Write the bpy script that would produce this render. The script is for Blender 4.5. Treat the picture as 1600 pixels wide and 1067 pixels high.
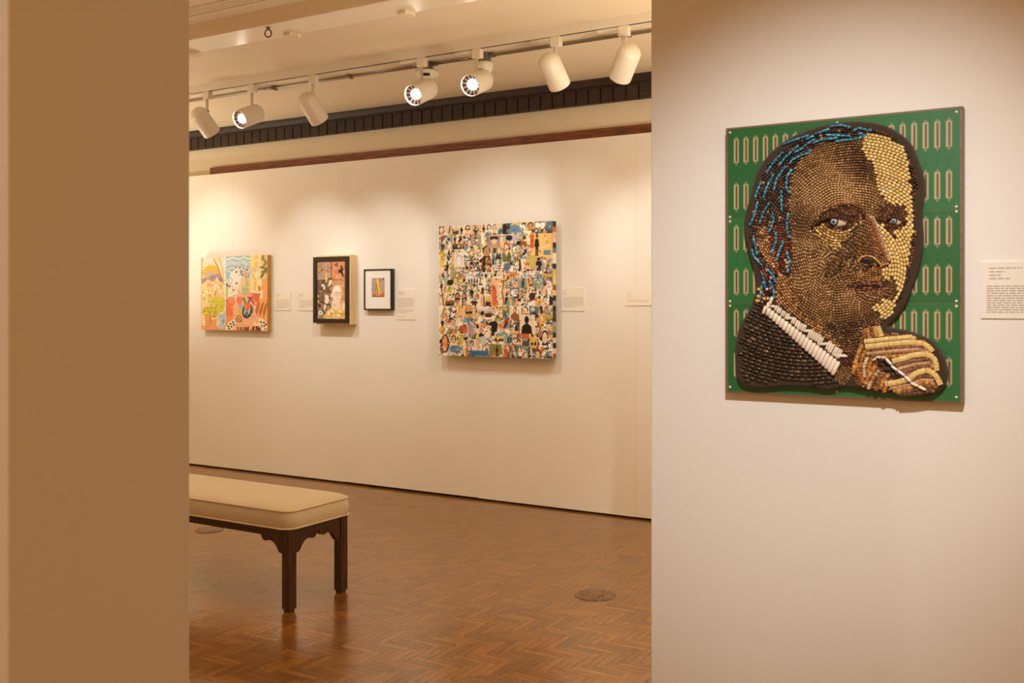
import bpy, bmesh, math, random
import numpy as np
from mathutils import Vector, Matrix, Quaternion
R = random.Random(7)
for o in list(bpy.data.objects):
    bpy.data.objects.remove(o)
S = bpy.context.scene
C = S.collection

# ------------------------------------------------------------------ camera, world, big lights, exposure
YAW = math.radians(31.1); F = 35.0/36.0*1600; HOR = 474.0; CAMZ = 1.40
cam_d = bpy.data.cameras.new('camera'); cam = bpy.data.objects.new('camera', cam_d); C.objects.link(cam)
cam.location = (0, 0, CAMZ); cam.rotation_euler = (math.pi/2, 0, YAW)
cam_d.lens = 35; cam_d.sensor_width = 36; cam_d.shift_y = -(533.5-HOR)/1600
cam_d.clip_start = 0.05
cam_d.dof.use_dof = True; cam_d.dof.focus_distance = 4.6; cam_d.dof.aperture_fstop = 6.8
S.camera = cam
S.view_settings.view_transform = 'Standard'; S.view_settings.look = 'None'
S.view_settings.gamma = 1; S.view_settings.use_curve_mapping = False
S.view_settings.exposure = 0.0
w = bpy.data.worlds.new('world'); S.world = w; w.use_nodes = True
w.node_tree.nodes['Background'].inputs[0].default_value = (1.0, 0.55, 0.215, 1)
w.node_tree.nodes['Background'].inputs[1].default_value = 0.88

WARM = (1.0, 0.99, 0.92)
def spot(name, loc, target, power, angle, blend=0.8, size=0.03, col=WARM, parent=None):
    d = bpy.data.lights.new(name, 'SPOT'); d.energy = power; d.spot_size = math.radians(angle)
    d.spot_blend = blend; d.shadow_soft_size = size; d.color = col
    o = bpy.data.objects.new(name, d); C.objects.link(o)
    q = (Vector(target)-Vector(loc)).to_track_quat('-Z', 'Y')
    o.rotation_mode = 'QUATERNION'; o.rotation_quaternion = q
    o.location = Vector(loc)
    if parent:
        o.parent = parent; o.location = Vector(loc)-parent.location
    return o
# near gallery spots outside the frame: one over the portrait, then an added fill
spot('near_spot', (0.0, .45, 2.84), (-0.70, 2.7, 1.30), 250, 41, 1.0, 0.02, (1, 1, .98))
spot('near_spot', (-2.3, -.7, 2.84), (-1.75, .9, 1.4), 34, 60, 1.0, 0.03)  # added to brighten the front of the left wall end
# spotlights of the far gallery that stand beyond the frame or behind the partition
spot('gallery_spot', (-6.55, 4.72, 2.74), (-6.42, 5.95, 1.55), 51, 64, 1.0, 0.02)
spot('gallery_spot', (-3.55, 4.45, 2.76), (-3.68, 5.95, 1.55), 48, 62, 1.0, 0.02)
spot('gallery_spot', (-1.5, 4.72, 2.74), (-1.7, 5.95, 1.5), 42, 66, 1.0, 0.02)
# unseen fill lights added to brighten the far gallery's ceiling and floor
def up_fill(x, y, z, p, col=(1, .87, .66)):
    spot('ceiling_fill', (x, y, z), (x, y+.02, 4), p, 165, 1.0, .3, col)
up_fill(.7, 4.4, .9, 270); up_fill(-.5, 3.5, .7, 290); up_fill(-7.7, 3.0, .8, 420); up_fill(-7.7, 5.0, .8, 150)
for x, y, p in ((-5.6, 3.3, 32), (-2.6, 3.3, 38), (-4.2, 2.6, 30)):
    spot('floor_fill', (x, y, 2.75), (x, y, 0), p, 150, 1.0, 0.08, (1, .72, .42))  # warm fill added above the floor, without fixtures

# ------------------------------------------------------------------ helpers
fx, fy = -math.sin(YAW), math.cos(YAW); rx, ry = math.cos(YAW), math.sin(YAW)
def at(px, py, Y):
    u = (px-800)/F; v = (HOR-py)/F
    t = Y/(fy+ry*u)
    return Vector(((fx+rx*u)*t, Y, CAMZ+v*t))
def atz(px, py, z):
    u = (px-800)/F; v = (HOR-py)/F
    t = (z-CAMZ)/v
    return Vector(((fx+rx*u)*t, (fy+ry*u)*t, z))
def lin(c):
    return tuple((x/255/12.92 if x/255 <= .04045 else ((x/255+.055)/1.055)**2.4) for x in c[:3])

class MB:
    """mesh collector with one colour per face (sRGB 0-255) and smooth flag"""
    def __init__(s): s.v = []; s.f = []; s.c = []; s.s = []
    def face(s, pts, col=(200, 200, 200), smooth=False):
        n = len(s.v); s.v += [tuple(p) for p in pts]; s.f.append(tuple(range(n, n+len(pts)))); s.c.append(col); s.s.append(smooth)
    def grid(s, rings, col=(200, 200, 200), smooth=True, closed=True, cap0=False, cap1=False):
        n = len(s.v); k = len(rings[0])
        for r in rings: s.v += [tuple(p) for p in r]
        for i in range(len(rings)-1):
            for j in range(k if closed else k-1):
                a = n+i*k+j; b = n+i*k+(j+1) % k
                s.f.append((a, b, b+k, a+k)); s.c.append(col); s.s.append(smooth)
        if cap0: s.f.append(tuple(n+j for j in reversed(range(k)))); s.c.append(col); s.s.append(False)
        if cap1: s.f.append(tuple(n+(len(rings)-1)*k+j for j in range(k))); s.c.append(col); s.s.append(False)
    def box(s, a, b, col=(200, 200, 200)):
        x0, y0, z0 = a; x1, y1, z1 = b
        p = [(x0,y0,z0),(x1,y0,z0),(x1,y1,z0),(x0,y1,z0),(x0,y0,z1),(x1,y0,z1),(x1,y1,z1),(x0,y1,z1)]
        n = len(s.v); s.v += p
        for f in ((0,3,2,1),(4,5,6,7),(0,1,5,4),(1,2,6,5),(2,3,7,6),(3,0,4,7)):
            s.f.append(tuple(n+i for i in f)); s.c.append(col); s.s.append(False)
    def tube(s, pts, r, n=10, col=(200, 200, 200), caps=True):
        pts = [Vector(p) for p in pts]; rings = []
        for i, p in enumerate(pts):
            d = (pts[min(i+1, len(pts)-1)]-pts[max(i-1, 0)]).normalized()
            a = d.orthogonal().normalized() if abs(d.z) > .95 else d.cross(Vector((0, 0, 1))).normalized()
            b = d.cross(a)
            rr = r[i] if isinstance(r, (list, tuple)) else r
            rings.append([p+a*rr*math.cos(2*math.pi*k/n)+b*rr*math.sin(2*math.pi*k/n) for k in range(n)])
        s.grid(rings, col, True, True, caps, caps)
    def lathe(s, origin, axis, prof, n=28, col=(200, 200, 200), smooth=True):
        axis = Vector(axis).normalized(); a = axis.orthogonal().normalized(); b = axis.cross(a); o = Vector(origin)
        s.grid([[o+axis*h+(a*math.cos(2*math.pi*k/n)+b*math.sin(2*math.pi*k/n))*max(r, 1e-5) for k in range(n)] for h, r in prof], col, smooth)
    def build(s, name, mat, parent=None, bevel=0, fix=True):
        me = bpy.data.meshes.new(name)
        off = parent.location if parent else Vector((0, 0, 0))
        if parent and parent.parent: off = off+parent.parent.location
        me.from_pydata([(p[0]-off.x, p[1]-off.y, p[2]-off.z) for p in s.v], [], s.f)
        at_ = me.color_attributes.new('Col', 'FLOAT_COLOR', 'CORNER')
        buf = []
        for f, c in zip(s.f, s.c):
            l = lin(c) if not (len(c) == 4) else c[:3]
            buf += [l[0], l[1], l[2], 1.0]*len(f)
        at_.data.foreach_set('color', buf)
        me.polygons.foreach_set('use_smooth', s.s)
        me.materials.append(mat)
        me.update()
        if fix:
            bm = bmesh.new(); bm.from_mesh(me); bmesh.ops.recalc_face_normals(bm, faces=bm.faces); bm.to_mesh(me); bm.free()
        o = bpy.data.objects.new(name, me); C.objects.link(o)
        if parent: o.parent = parent
        if bevel:
            m = o.modifiers.new('bevel', 'BEVEL'); m.width = bevel; m.segments = 2; m.limit_method = 'ANGLE'
        return o
def tag(o, label=None, cat=None, group=None, kind=None):
    if label: o['label'] = label
    if cat: o['category'] = cat
    if group: o['group'] = group
    if kind: o['kind'] = kind
    return o
def thing(name, loc, label, cat, group=None):
    o = bpy.data.objects.new(name, None); C.objects.link(o); o.location = Vector(loc); o.empty_display_size = .1
    return tag(o, label, cat, group)
def struct(o): o['kind'] = 'structure'; return o

# ------------------------------------------------------------------ materials
def mat(name, col, rough=.6, bump=0, bscale=200, metal=0, spec=.5, coat=0, vary=0, vscale=4, emit=None, estr=0, attr=False, sheen=0):
    m = bpy.data.materials.new(name); m.use_nodes = True
    nt = m.node_tree; b = nt.nodes['Principled BSDF']; L = nt.links.new
    c = lin(col)+(1,)
    b.inputs['Base Color'].default_value = c
    b.inputs['Roughness'].default_value = rough; b.inputs['Metallic'].default_value = metal
    b.inputs['Specular IOR Level'].default_value = spec; b.inputs['Coat Weight'].default_value = coat
    b.inputs['Sheen Weight'].default_value = sheen
    if attr:
        a = nt.nodes.new('ShaderNodeAttribute'); a.attribute_name = 'Col'
        L(a.outputs['Color'], b.inputs['Base Color'])
    tc = nt.nodes.new('ShaderNodeTexCoord')
    if vary:
        n = nt.nodes.new('ShaderNodeTexNoise'); n.inputs['Scale'].default_value = vscale; n.inputs['Detail'].default_value = 5
        L(tc.outputs['Object'], n.inputs['Vector'])
        mx = nt.nodes.new('ShaderNodeMix'); mx.data_type = 'RGBA'
        mx.inputs[6].default_value = tuple(x*(1-vary) for x in c[:3])+(1,); mx.inputs[7].default_value = tuple(min(1, x*(1+vary)) for x in c[:3])+(1,)
        L(n.outputs['Fac'], mx.inputs[0]); L(mx.outputs[2], b.inputs['Base Color'])
    if bump:
        n = nt.nodes.new('ShaderNodeTexNoise'); n.inputs['Scale'].default_value = bscale; n.inputs['Detail'].default_value = 4
        L(tc.outputs['Object'], n.inputs['Vector'])
        bp = nt.nodes.new('ShaderNodeBump'); bp.inputs['Strength'].default_value = bump; bp.inputs['Distance'].default_value = .004
        L(n.outputs['Fac'], bp.inputs['Height']); L(bp.outputs['Normal'], b.inputs['Normal'])
    if emit:
        b.inputs['Emission Color'].default_value = lin(emit)+(1,); b.inputs['Emission Strength'].default_value = estr
    return m
def wood(name, dark, light, rough=.4, axis='x', scale=6):
    m = mat(name, dark, rough); nt = m.node_tree; b = nt.nodes['Principled BSDF']; L = nt.links.new
    tc = nt.nodes.new('ShaderNodeTexCoord'); mp = nt.nodes.new('ShaderNodeMapping')
    mp.inputs['Scale'].default_value = {'x': (1, 14, 14), 'z': (14, 14, 1)}[axis]
    n = nt.nodes.new('ShaderNodeTexNoise'); n.inputs['Scale'].default_value = scale; n.inputs['Detail'].default_value = 6
    n.inputs['Distortion'].default_value = .6
    cr = nt.nodes.new('ShaderNodeValToRGB'); cr.color_ramp.elements[0].color = lin(dark)+(1,); cr.color_ramp.elements[1].color = lin(light)+(1,)
    cr.color_ramp.elements[0].position = .35; cr.color_ramp.elements[1].position = .68
    L(tc.outputs['Object'], mp.inputs[0]); L(mp.outputs[0], n.inputs['Vector']); L(n.outputs['Fac'], cr.inputs[0]); L(cr.outputs[0], b.inputs['Base Color'])
    return m
M = {}
M['wall'] = mat('wall_paint', (234, 228, 219), .75, .12, 240, spec=.3, vary=.03, vscale=2)
M['stucco'] = mat('stucco_paint', (226, 212, 186), .85, .55, 130, spec=.2, vary=.10, vscale=150)
M['ceiling'] = mat('ceiling_paint', (226, 208, 180), .7, .1, 60, spec=.3, vary=.03, vscale=1.5)
M['gloss'] = mat('gloss_beam_paint', (224, 206, 178), .24, .12, 14, spec=.6)
M['white'] = mat('white_enamel', (226, 216, 200), .35, spec=.5)
M['white_plastic'] = mat('white_plastic', (226, 218, 204), .45)
M['card'] = mat('label_card', (236, 228, 214), .7)
M['text'] = mat('printed_text', (176, 163, 144), .8)
M['dark'] = mat('black_slot', (28, 20, 14), .7)
M['grey'] = mat('grey_metal', (120, 112, 102), .4, metal=.6)
M['steel'] = mat('conduit_steel', (150, 136, 118), .35, metal=.8)
M['black_frame'] = mat('black_frame_paint', (22, 17, 15), .35)
M['brown_frame'] = wood('dark_brown_frame', (34, 22, 14), (58, 38, 24), .45, 'z')
M['crown'] = wood('dark_crown_wood', (36, 23, 17), (60, 40, 29), .6, 'x', 5)
M['rail'] = wood('red_brown_rail', (92, 46, 22), (146, 86, 44), .42, 'x', 7)
M['bench'] = wood('dark_bench_wood', (38, 20, 10), (84, 46, 24), .35, 'z', 6)
M['pale_wood'] = wood('pale_box_wood', (222, 188, 138), (236, 206, 160), .5, 'z', 5)
M['fabric'] = mat('cream_upholstery', (206, 190, 166), .85, .25, 500, spec=.2, vary=.05, vscale=12, sheen=.2)
M['piping'] = mat('cream_piping', (212, 194, 164), .8)
M['paint'] = mat('art_paint', (255, 255, 255), .55, attr=True, spec=.35)
M['bead'] = mat('glass_beads', (255, 255, 255), .18, attr=True, spec=.7)
M['matte_bead'] = mat('bone_beads', (255, 255, 255), .4, attr=True, spec=.5)
M['felt'] = mat('dark_felt', (70, 55, 41), .95, 1.0, 420, spec=.1, vary=.35, vscale=300, sheen=.15)
M['eye'] = mat('painted_eye', (255, 255, 255), .3, attr=True)
M['pcb'] = mat('circuit_board', (255, 255, 255), .38, attr=True, spec=.5)
M['canvas_gold'] = mat('ochre_canvas_edge', (196, 150, 66), .7, vary=.08, vscale=30)
M['mat_board'] = mat('white_mat_board', (236, 232, 226), .8)
M['bulb'] = mat('lit_bulb', (255, 250, 240), .3, emit=(255, 244, 226), estr=28)
M['spokes'] = mat('bulb_heat_sink', (255, 255, 255), .3, attr=True, metal=.4)
M['subfloor'] = mat('subfloor', (46, 26, 12), .6)
M['bronze'] = mat('dull_bronze', (96, 66, 34), .4, metal=.7)

def parquet_material():
    m = mat('parquet', (150, 95, 45), .3, spec=.5); nt = m.node_tree; b = nt.nodes['Principled BSDF']; L = nt.links.new
    a = nt.nodes.new('ShaderNodeAttribute'); a.attribute_name = 'Col'
    sp = nt.nodes.new('ShaderNodeSeparateColor'); L(a.outputs['Color'], sp.inputs[0])
    tc = nt.nodes.new('ShaderNodeTexCoord'); g = []
    for sc in ((3, 70, 1), (70, 3, 1)):
        mp = nt.nodes.new('ShaderNodeMapping'); mp.inputs['Scale'].default_value = sc
        n = nt.nodes.new('ShaderNodeTexNoise'); n.inputs['Scale'].default_value = 1.6; n.inputs['Detail'].default_value = 4
        L(tc.outputs['Object'], mp.inputs[0]); L(mp.outputs[0], n.inputs['Vector']); g.append(n)
    mx = nt.nodes.new('ShaderNodeMix'); L(sp.outputs[1], mx.inputs[0]); L(g[0].outputs['Fac'], mx.inputs[2]); L(g[1].outputs['Fac'], mx.inputs[3])
    ad = nt.nodes.new('ShaderNodeMath'); ad.operation = 'MULTIPLY_ADD'; ad.inputs[1].default_value = .45
    L(sp.outputs[0], ad.inputs[0])
    m2 = nt.nodes.new('ShaderNodeMath'); m2.operation = 'MULTIPLY'; m2.inputs[1].default_value = .55
    L(mx.outputs[0], m2.inputs[0]); L(m2.outputs[0], ad.inputs[2])
    cr = nt.nodes.new('ShaderNodeValToRGB'); e = cr.color_ramp.elements
    e[0].position = .1; e[0].color = lin((92, 57, 21))+(1,); e[1].position = .9; e[1].color = lin((158, 107, 43))+(1,)
    L(ad.outputs[0], cr.inputs[0]); L(cr.outputs[0], b.inputs['Base Color'])
    b.inputs['Specular IOR Level'].default_value = .95; b.inputs['Specular Tint'].default_value = (1, .80, .5, 1); b.inputs['Coat Weight'].default_value = .5; b.inputs['Coat Roughness'].default_value = .15; b.inputs['Coat Tint'].default_value = (1, .88, .66, 1)
    n = nt.nodes.new('ShaderNodeTexNoise'); n.inputs['Scale'].default_value = 7; n.inputs['Detail'].default_value = 5
    L(tc.outputs['Object'], n.inputs['Vector'])
    mr = nt.nodes.new('ShaderNodeMapRange'); mr.inputs[3].default_value = .16; mr.inputs[4].default_value = .34
    L(n.outputs['Fac'], mr.inputs[0]); L(mr.outputs[0], b.inputs['Roughness'])
    n2 = nt.nodes.new('ShaderNodeTexNoise'); n2.inputs['Scale'].default_value = 22; n2.inputs['Detail'].default_value = 3
    L(tc.outputs['Object'], n2.inputs['Vector'])
    ad2 = nt.nodes.new('ShaderNodeMath'); ad2.operation = 'ADD'; L(n2.outputs['Fac'], ad2.inputs[0]); L(sp.outputs[2], ad2.inputs[1])
    bp = nt.nodes.new('ShaderNodeBump'); bp.inputs['Strength'].default_value = .10; bp.inputs['Distance'].default_value = .004
    L(ad2.outputs[0], bp.inputs['Height']); L(bp.outputs['Normal'], b.inputs['Normal'])
    return m
M['parquet'] = parquet_material()

# ------------------------------------------------------------------ setting
D = 5.95; CEIL = 2.895; YP = 2.70            # panel wall front, ceiling, partition front
# floor: herringbone strips
def floor():
    W = .033; n = 5; x0, x1, y0, y1 = -10.0, 4.0, -3.0, 6.1
    b = MB(); sub = MB(); sub.box((x0, y0, -.05), (x1, y1, -.0008)); g = .0007
    N = 260
    for k in range(-N, N):
        for j in range(-40, 40):
            ox = k+n*j; oy = k-n*j
            for h in (0, 1):
                a = (ox, oy, ox+n, oy+1) if h == 0 else (ox, oy+1, ox+1, oy+1+n)
                X0, Y0, X1, Y1 = [q*W for q in a]
                X0 -= 3; X1 -= 3; Y0 += 1.5; Y1 += 1.5
                if X0 < x0 or X1 > x1 or Y0 < y0 or Y1 > y1: continue
                b.face([(X0+g, Y0+g, 0), (X1-g, Y0+g, 0), (X1-g, Y1-g, 0), (X0+g, Y1-g, 0)], (R.random(), float(h), R.random(), 1))
    o = sub.build('floor', M['subfloor']); struct(o)
    p = b.build('parquet', M['parquet'], o, fix=False); p['label'] = 'golden brown herringbone parquet strips'
floor()
b = MB(); b.box((-10, -3, CEIL), (4, 6.2, CEIL+.1)); struct(b.build('ceiling', M['ceiling']))
# original textured wall behind the display panels
b = MB(); b.box((-10, 6.05, 0), (4, 6.15, CEIL)); struct(b.build('wall_rear', M['stucco']))
# display panels forming the back wall (raised a little above the floor)
PT = at(1016, 207, D).z
b = MB(); seams = [-9.99, -8.77, -7.55, -6.33, -5.11, -3.87, -2.65, -1.43, -.21, 1.01, 2.2, 3.98]
for i, (a, c) in enumerate(zip(seams, seams[1:])):
    dz = (.014, .016, .013)[i % 3]
    b.box((a+.0004, D, dz), (c-.0004, D+.06, PT))
struct(b.build('wall_back', M['wall']))
b = MB(); b.box((-10, D+.045, 0), (4, D+.10, .05), ); o = struct(b.build('gap_shade', M['dark']))  # dark strip that paints the shade in the gap below the panels
# wooden rail above the panels
rz0, rz1 = PT-.04, at(1016, 192.5, 6.02).z
xr = at(328, 266, 6.02).x
b = MB(); b.box((xr, 6.02, rz0), (4, 6.05, rz1)); struct(b.build('trim_2', M['rail']))
# crown moulding with dentils
zt, zd, zb = CEIL, at(1016, 128.5, 5.985).z, at(1016, 152, 5.995).z
b = MB()
prof = [(6.05, zt), (5.955, zt), (5.96, zt-.02), (5.972, zd+.02), (5.98, zd+.012), (5.975, zd+.006), (5.975, zd), (6.0, zd), (6.0, zb+.005), (6.05, zb+.005)]
b.grid([[(x, y, z) for y, z in prof] for x in (-10, 4)], smooth=False)
x = -10
while x < 4:
    b.box((x, 5.984, zb), (x+.082, 6.02, zd+.001)); x += .092
struct(b.build('trim_3', M['crown']))
# end wall of the far gallery, far left
b = MB(); b.box((-10.1, -3, 0), (-10, 6.15, CEIL)); struct(b.build('wall_left', M['wall']))
# partition with the beaded portrait
xe = at(1017, 500, YP).x
b = MB(); b.box((xe, YP, 0), (4, YP+.14, CEIL)); struct(b.build('wall_right', M['wall'], bevel=.004))
# wall end standing close on the left
Y1 = .90; X0 = at(13, 500, Y1).x; Y2 = Y1*(1.5957/1.1509)
Y2 = X0/(at(297, 500, 1).x)
b = MB(); b.box((X0-1.6, Y1, 0), (X0, Y2, CEIL)); struct(b.build('wall_front', M['wall'], bevel=.004))
# ceiling beam with glossy soffit
BZ = 2.80; yb1 = atz(298, 85, BZ).y; yb0 = atz(298, 62.5, BZ).y
b = MB(); b.box((-10, yb0, BZ), (4, yb1, CEIL)); struct(b.build('trim_4', M['gloss'], bevel=.004))
# flat band and reeds on the near ceiling bay
b = MB(); b.box((-10, yb0-.10, CEIL-.012), (4, yb0, CEIL+.01))
for dy in (.115, .145, .175): b.tube([(-10, yb0-dy, CEIL-.002), (4, yb0-dy, CEIL-.002)], .011, 10)
struct(b.build('trim_5', M['ceiling']))

# pegs below the beam
def peg(px, py, label):
    p = atz(px, py, BZ-.015); y = yb1-.02
    b = MB(); k = 6; w_ = .042
    ring = lambda r, z: [(p.x+r*math.cos(math.pi/3*j), y+r*1.15*math.sin(math.pi/3*j), z) for j in range(k)]
    b.grid([ring(w_, BZ+.002), ring(w_, BZ-.010), ring(w_*.9, BZ-.016)], smooth=False, cap1=True)
    b.box((p.x-.0012, y-.046, BZ-.0163), (p.x+.0012, y+.04, BZ-.0158))
    tag(b.build('beam_peg', M['ceiling'], fix=True), label, 'wooden peg', 'pegs under the ceiling beam')
peg(625, 20, 'cream six-sided wooden peg under the ceiling beam, the one nearest the middle of the room')
peg(452, 56, 'cream six-sided wooden peg under the ceiling beam, just right of the ring hook')
peg(303, 87, 'cream six-sided wooden peg under the ceiling beam, against the left pillar edge')
# ring hook
h = atz(419, 43, BZ); t = thing('ring_hook', (h.x, h.y, BZ), 'small brass-coloured ring hook screwed into the glossy ceiling beam', 'hook')
b = MB(); b.tube([(h.x, h.y, BZ+.002), (h.x, h.y, BZ-.012)], .004, 10); b.lathe((h.x, h.y, BZ), (0, 0, -1), [(-.001, 0), (0, .012), (.003, .012), (.004, .004)], 14)
b.build('shank', M['bronze'], t)
b = MB(); cz = BZ-.030
b.tube([(h.x+.0165*math.sin(a)*rx, h.y+.0165*math.sin(a)*ry, cz+.019*math.cos(a)) for a in [2*math.pi*i/24 for i in range(25)]], .0036, 8)
b.build('ring', M['bronze'], t)

# ------------------------------------------------------------------ track, conduit, detectors
TY = atz(1016, 17, CEIL).y
tz0 = at(1016, 33.0, TY).z
t = thing('lighting_track', (-4, TY+.02, CEIL), 'white lighting track running along the far gallery ceiling', 'lighting track')
b = MB(); b.box((-9.9, TY, tz0), (.5, TY+.036, CEIL)); b.build('rail', M['white'], t)
b = MB(); b.box((-9.9, TY+.002, tz0-.0008), (.5, TY+.017, tz0+.002)); b.build('slot', M['dark'], t)
for px in (529, 501, 770):
    x = at(px, 90, TY).x; b = MB(); b.box((x-.002, TY-.0006, tz0), (x+.002, TY+.0366, CEIL)); b.build('joint', M['white_plastic'], t)
CZ = CEIL-.012; CY = atz(1016, 47.5, CZ).y
t = thing('electrical_conduit', (-4, CY, CEIL), 'pair of thin metal conduits running along the ceiling behind the track', 'conduit')
xA0, xA1 = atz(655, 107, CZ).x, atz(682, 104, CZ).x
xB0, xB1 = atz(743, 94, CZ).x, atz(769, 92, CZ).x
b = MB()
b.tube([(-9.9, CY, CZ), (xA0-.55, CY, CZ), (xA0-.25, CY+.02, CZ-.002), (xA0, CY-.02, CZ-.004)], .0062, 10)
b.tube([(xA1, CY-.02, CZ-.004), (xB0, CY-.02, CZ-.004)], .0062, 10)
b.tube([(xB1, CY-.02, CZ-.004), (xB1+.12, CY-.015, CZ-.004), (xB1+.3, CY+.01, CZ), (xB1+.5, CY, CZ), (.5, CY, CZ)], .0062, 10)
b.build('conduit', M['steel'], t)
b = MB()
b.tube([(-9.9, CY+.024, CZ), (xA0-.5, CY+.024, CZ), (xB1+.3, CY+.024, CZ), (.5, CY+.024, CZ)], .0058, 10)
b.build('conduit', M['steel'], t)
for px in (427, 545, 981):
    x = atz(px, 0, CZ).x if False else at(px, 100, CY).x
    b = MB(); b.box((x-.009, CY-.014, CZ-.012), (x+.009, CY+.034, CZ+.012)); b.tube([(x+.012, CY-.018, CEIL), (x+.012, CY-.018, CZ-.014)], .006, 8)
    b.build('clip', M['steel'], t)
def detector(px, py, r, hgt, label, kind):
    c = atz(px, py, CEIL-.03); c.y = CY-.01; c.x = at(px, py, c.y).x
    t = thing('ceiling_detector', (c.x, c.y, CEIL), label, 'detector', 'detectors beside the track')
    b = MB(); b.lathe((c.x, c.y, CEIL), (0, 0, -1), [(0, .04), (.053, .04), (.056, .036), (.056, 0)], 8, smooth=False)
    b.box((c.x+.03, c.y-.012, CEIL-.03), (c.x+.075, c.y+.012, CEIL-.008)); b.build('junction_box', M['grey'], t)
    z = CEIL-.055
    b = MB(); b.lathe((c.x, c.y, z), (0, 0, -1), [(0, 0), (0, r*.9), (.008, r), (hgt*.45, r), (hgt*.5, r*.94), (hgt*.56, r*.94), (hgt*.8, r*.8), (hgt, r*.55), (hgt, 0)], 32)
    b.build('cover', M['white_plastic'], t)
    b = MB()
    for a in range(-3, 4):
        an = math.radians(-100+a*(9 if kind else 5)) + (0 if kind else .75)
        dx, dy = math.cos(an), math.sin(an); rr = r*.88
        p = Vector((c.x+dx*rr, c.y+dy*rr, z-hgt*.70)); s_ = Vector((-dy, dx, 0))*.0045
        n_ = Vector((dx*.5, dy*.5, -.86))*.004; up = Vector((dx*.0105, dy*.0105, .009))
        b.face([p-s_-up*.9+n_, p+s_-up*.9+n_, p+s_+up*.6+n_, p-s_+up*.6+n_])
    b.build('vent', M['dark'], t)
detector(667, 104, .075, .045, 'flat white ceiling detector on a grey box, behind the middle lit spotlight', False)
detector(757, 91, .052, .075, 'deep white drum detector on a grey box, right of the flat detector', True)

# ------------------------------------------------------------------ track spotlights
def spotlight(stem_px, cpx, cpy, d, label, lit=False, power=0, ang=60, target=None):
    d = Vector(d).normalized(); L_ = .205; r = .062
    yc = TY+.018
    c = at(cpx, cpy, yc + (-.05 if lit else .0)); sx = at(stem_px, 100, yc).x
    t = thing('track_spotlight', (sx, yc, tz0), label, 'spotlight', 'white track spotlights')
    # adapter: bar to the left, block, stem
    b = MB(); b.box((sx-.15, yc-.014, tz0-.016), (sx+.02, yc+.014, tz0-.001)); b.box((sx-.13, yc-.0155, tz0-.012), (sx-.10, yc+.0155, tz0-.006))
    b.box((sx-.024, yc-.019, tz0-.052), (sx+.034, yc+.019, tz0-.0005)); b.build('adapter', M['white'], t, bevel=.003)
    back = c-d*(L_*.5)
    piv = c-d*(.02 if not lit else .03)
    b = MB(); b.tube([(sx, yc, tz0-.05), (sx, yc, min(tz0-.07, c.z+.065)), (sx*.6+piv.x*.4, yc*.6+piv.y*.4, c.z+.055), (piv.x, piv.y, piv.z+.03)], .0095, 12)
    b.build('stem', M['white'], t)
    side = d.cross(Vector((0, 0, 1))).normalized(); kn = Vector((sx, yc, c.z+.062))
    b = MB(); b.tube([kn-side*.016, kn+side*.016], .007, 10); b.build('knob', M['steel'], t)
    # can
    b = MB(); o = c-d*(L_*.5); n = 8
    prof = [(r*(1-math.cos(math.pi/2*i/n))*.86, r*math.sin(math.pi/2*i/n)) for i in range(n+1)]
    prof += [(L_-.004, r), (L_, r-.0015), (L_, r-.004), (L_-.02, r-.0045)]
    b.lathe(o, d, prof, 36); b.build('can', M['white'], t)
    f0 = L_-.016
    if lit:
        b = MB(); axis = d; a = axis.orthogonal().normalized(); bb = axis.cross(a); nk = 24
        for k in range(nk):
            col = (140, 122, 112) if k % 2 else (52, 42, 38)
            q = [2*math.pi*k/nk, 2*math.pi*(k+1)/nk]
            b.face([o+axis*(f0+h_)+(a*math.cos(w_)+bb*math.sin(w_))*rr for rr, h_, w_ in ((.030, -.006, q[0]), (.057, .004, q[0]), (.057, .004, q[1]), (.030, -.006, q[1]))], col)
        b.build('heat_sink', M['spokes'], t)
        b = MB(); b.lathe(o, d, [(f0-.012, .029), (f0+.002, .025), (f0+.007, .015), (f0+.009, 0)], 24); b.build('bulb', M['bulb'], t)
    else:
        b = MB(); b.lathe(o, d, [(f0-.004, .0575), (f0-.004, 0)], 24); b.build('bulb', M['bulb'] if power else M['white'], t)
    if power:
        tip = o+d*(L_+.006)
        spot('spot_beam', tip, Vector(target) if target else tip+d, power, ang, 1.0, .025, parent=t)
    return t
WALLDIR = (.06, .78, -.82)
spotlight(323.5, 318, 189, WALLDIR, 'white can spotlight tilted toward the wall, partly beside the left pillar edge', False, 40, 62, (-5.35, D, 1.50))
spotlight(393.5, 391, 180.5, (-.02, -.9, -.40), 'white can spotlight facing the viewer and glowing, left of the other glowing two', True, 5, 90)
spotlight(489, 487, 167.5, WALLDIR, 'white can spotlight tilted toward the wall, above the dark deep-framed picture', False, 43, 62, (-4.75, D, 1.45))
spotlight(658.5, 661, 142, (-.02, -.9, -.42), 'white can spotlight facing the viewer and glowing, below the flat detector', True, 5, 90)
spotlight(745, 748, 128, (.04, -.92, -.38), 'white can spotlight facing the viewer and glowing, below the drum detector', True, 5, 90)
spotlight(868, 864, 109, WALLDIR, 'white can spotlight tilted toward the wall, right of the drum detector', False, 42, 62, (-2.45, D, 1.50))
spotlight(974, 978, 96, (-.74, .62, -.84), 'white can spotlight turned down to the left, last before the right wall edge', False, 38, 58, (-3.5, D, 1.5))

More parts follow.
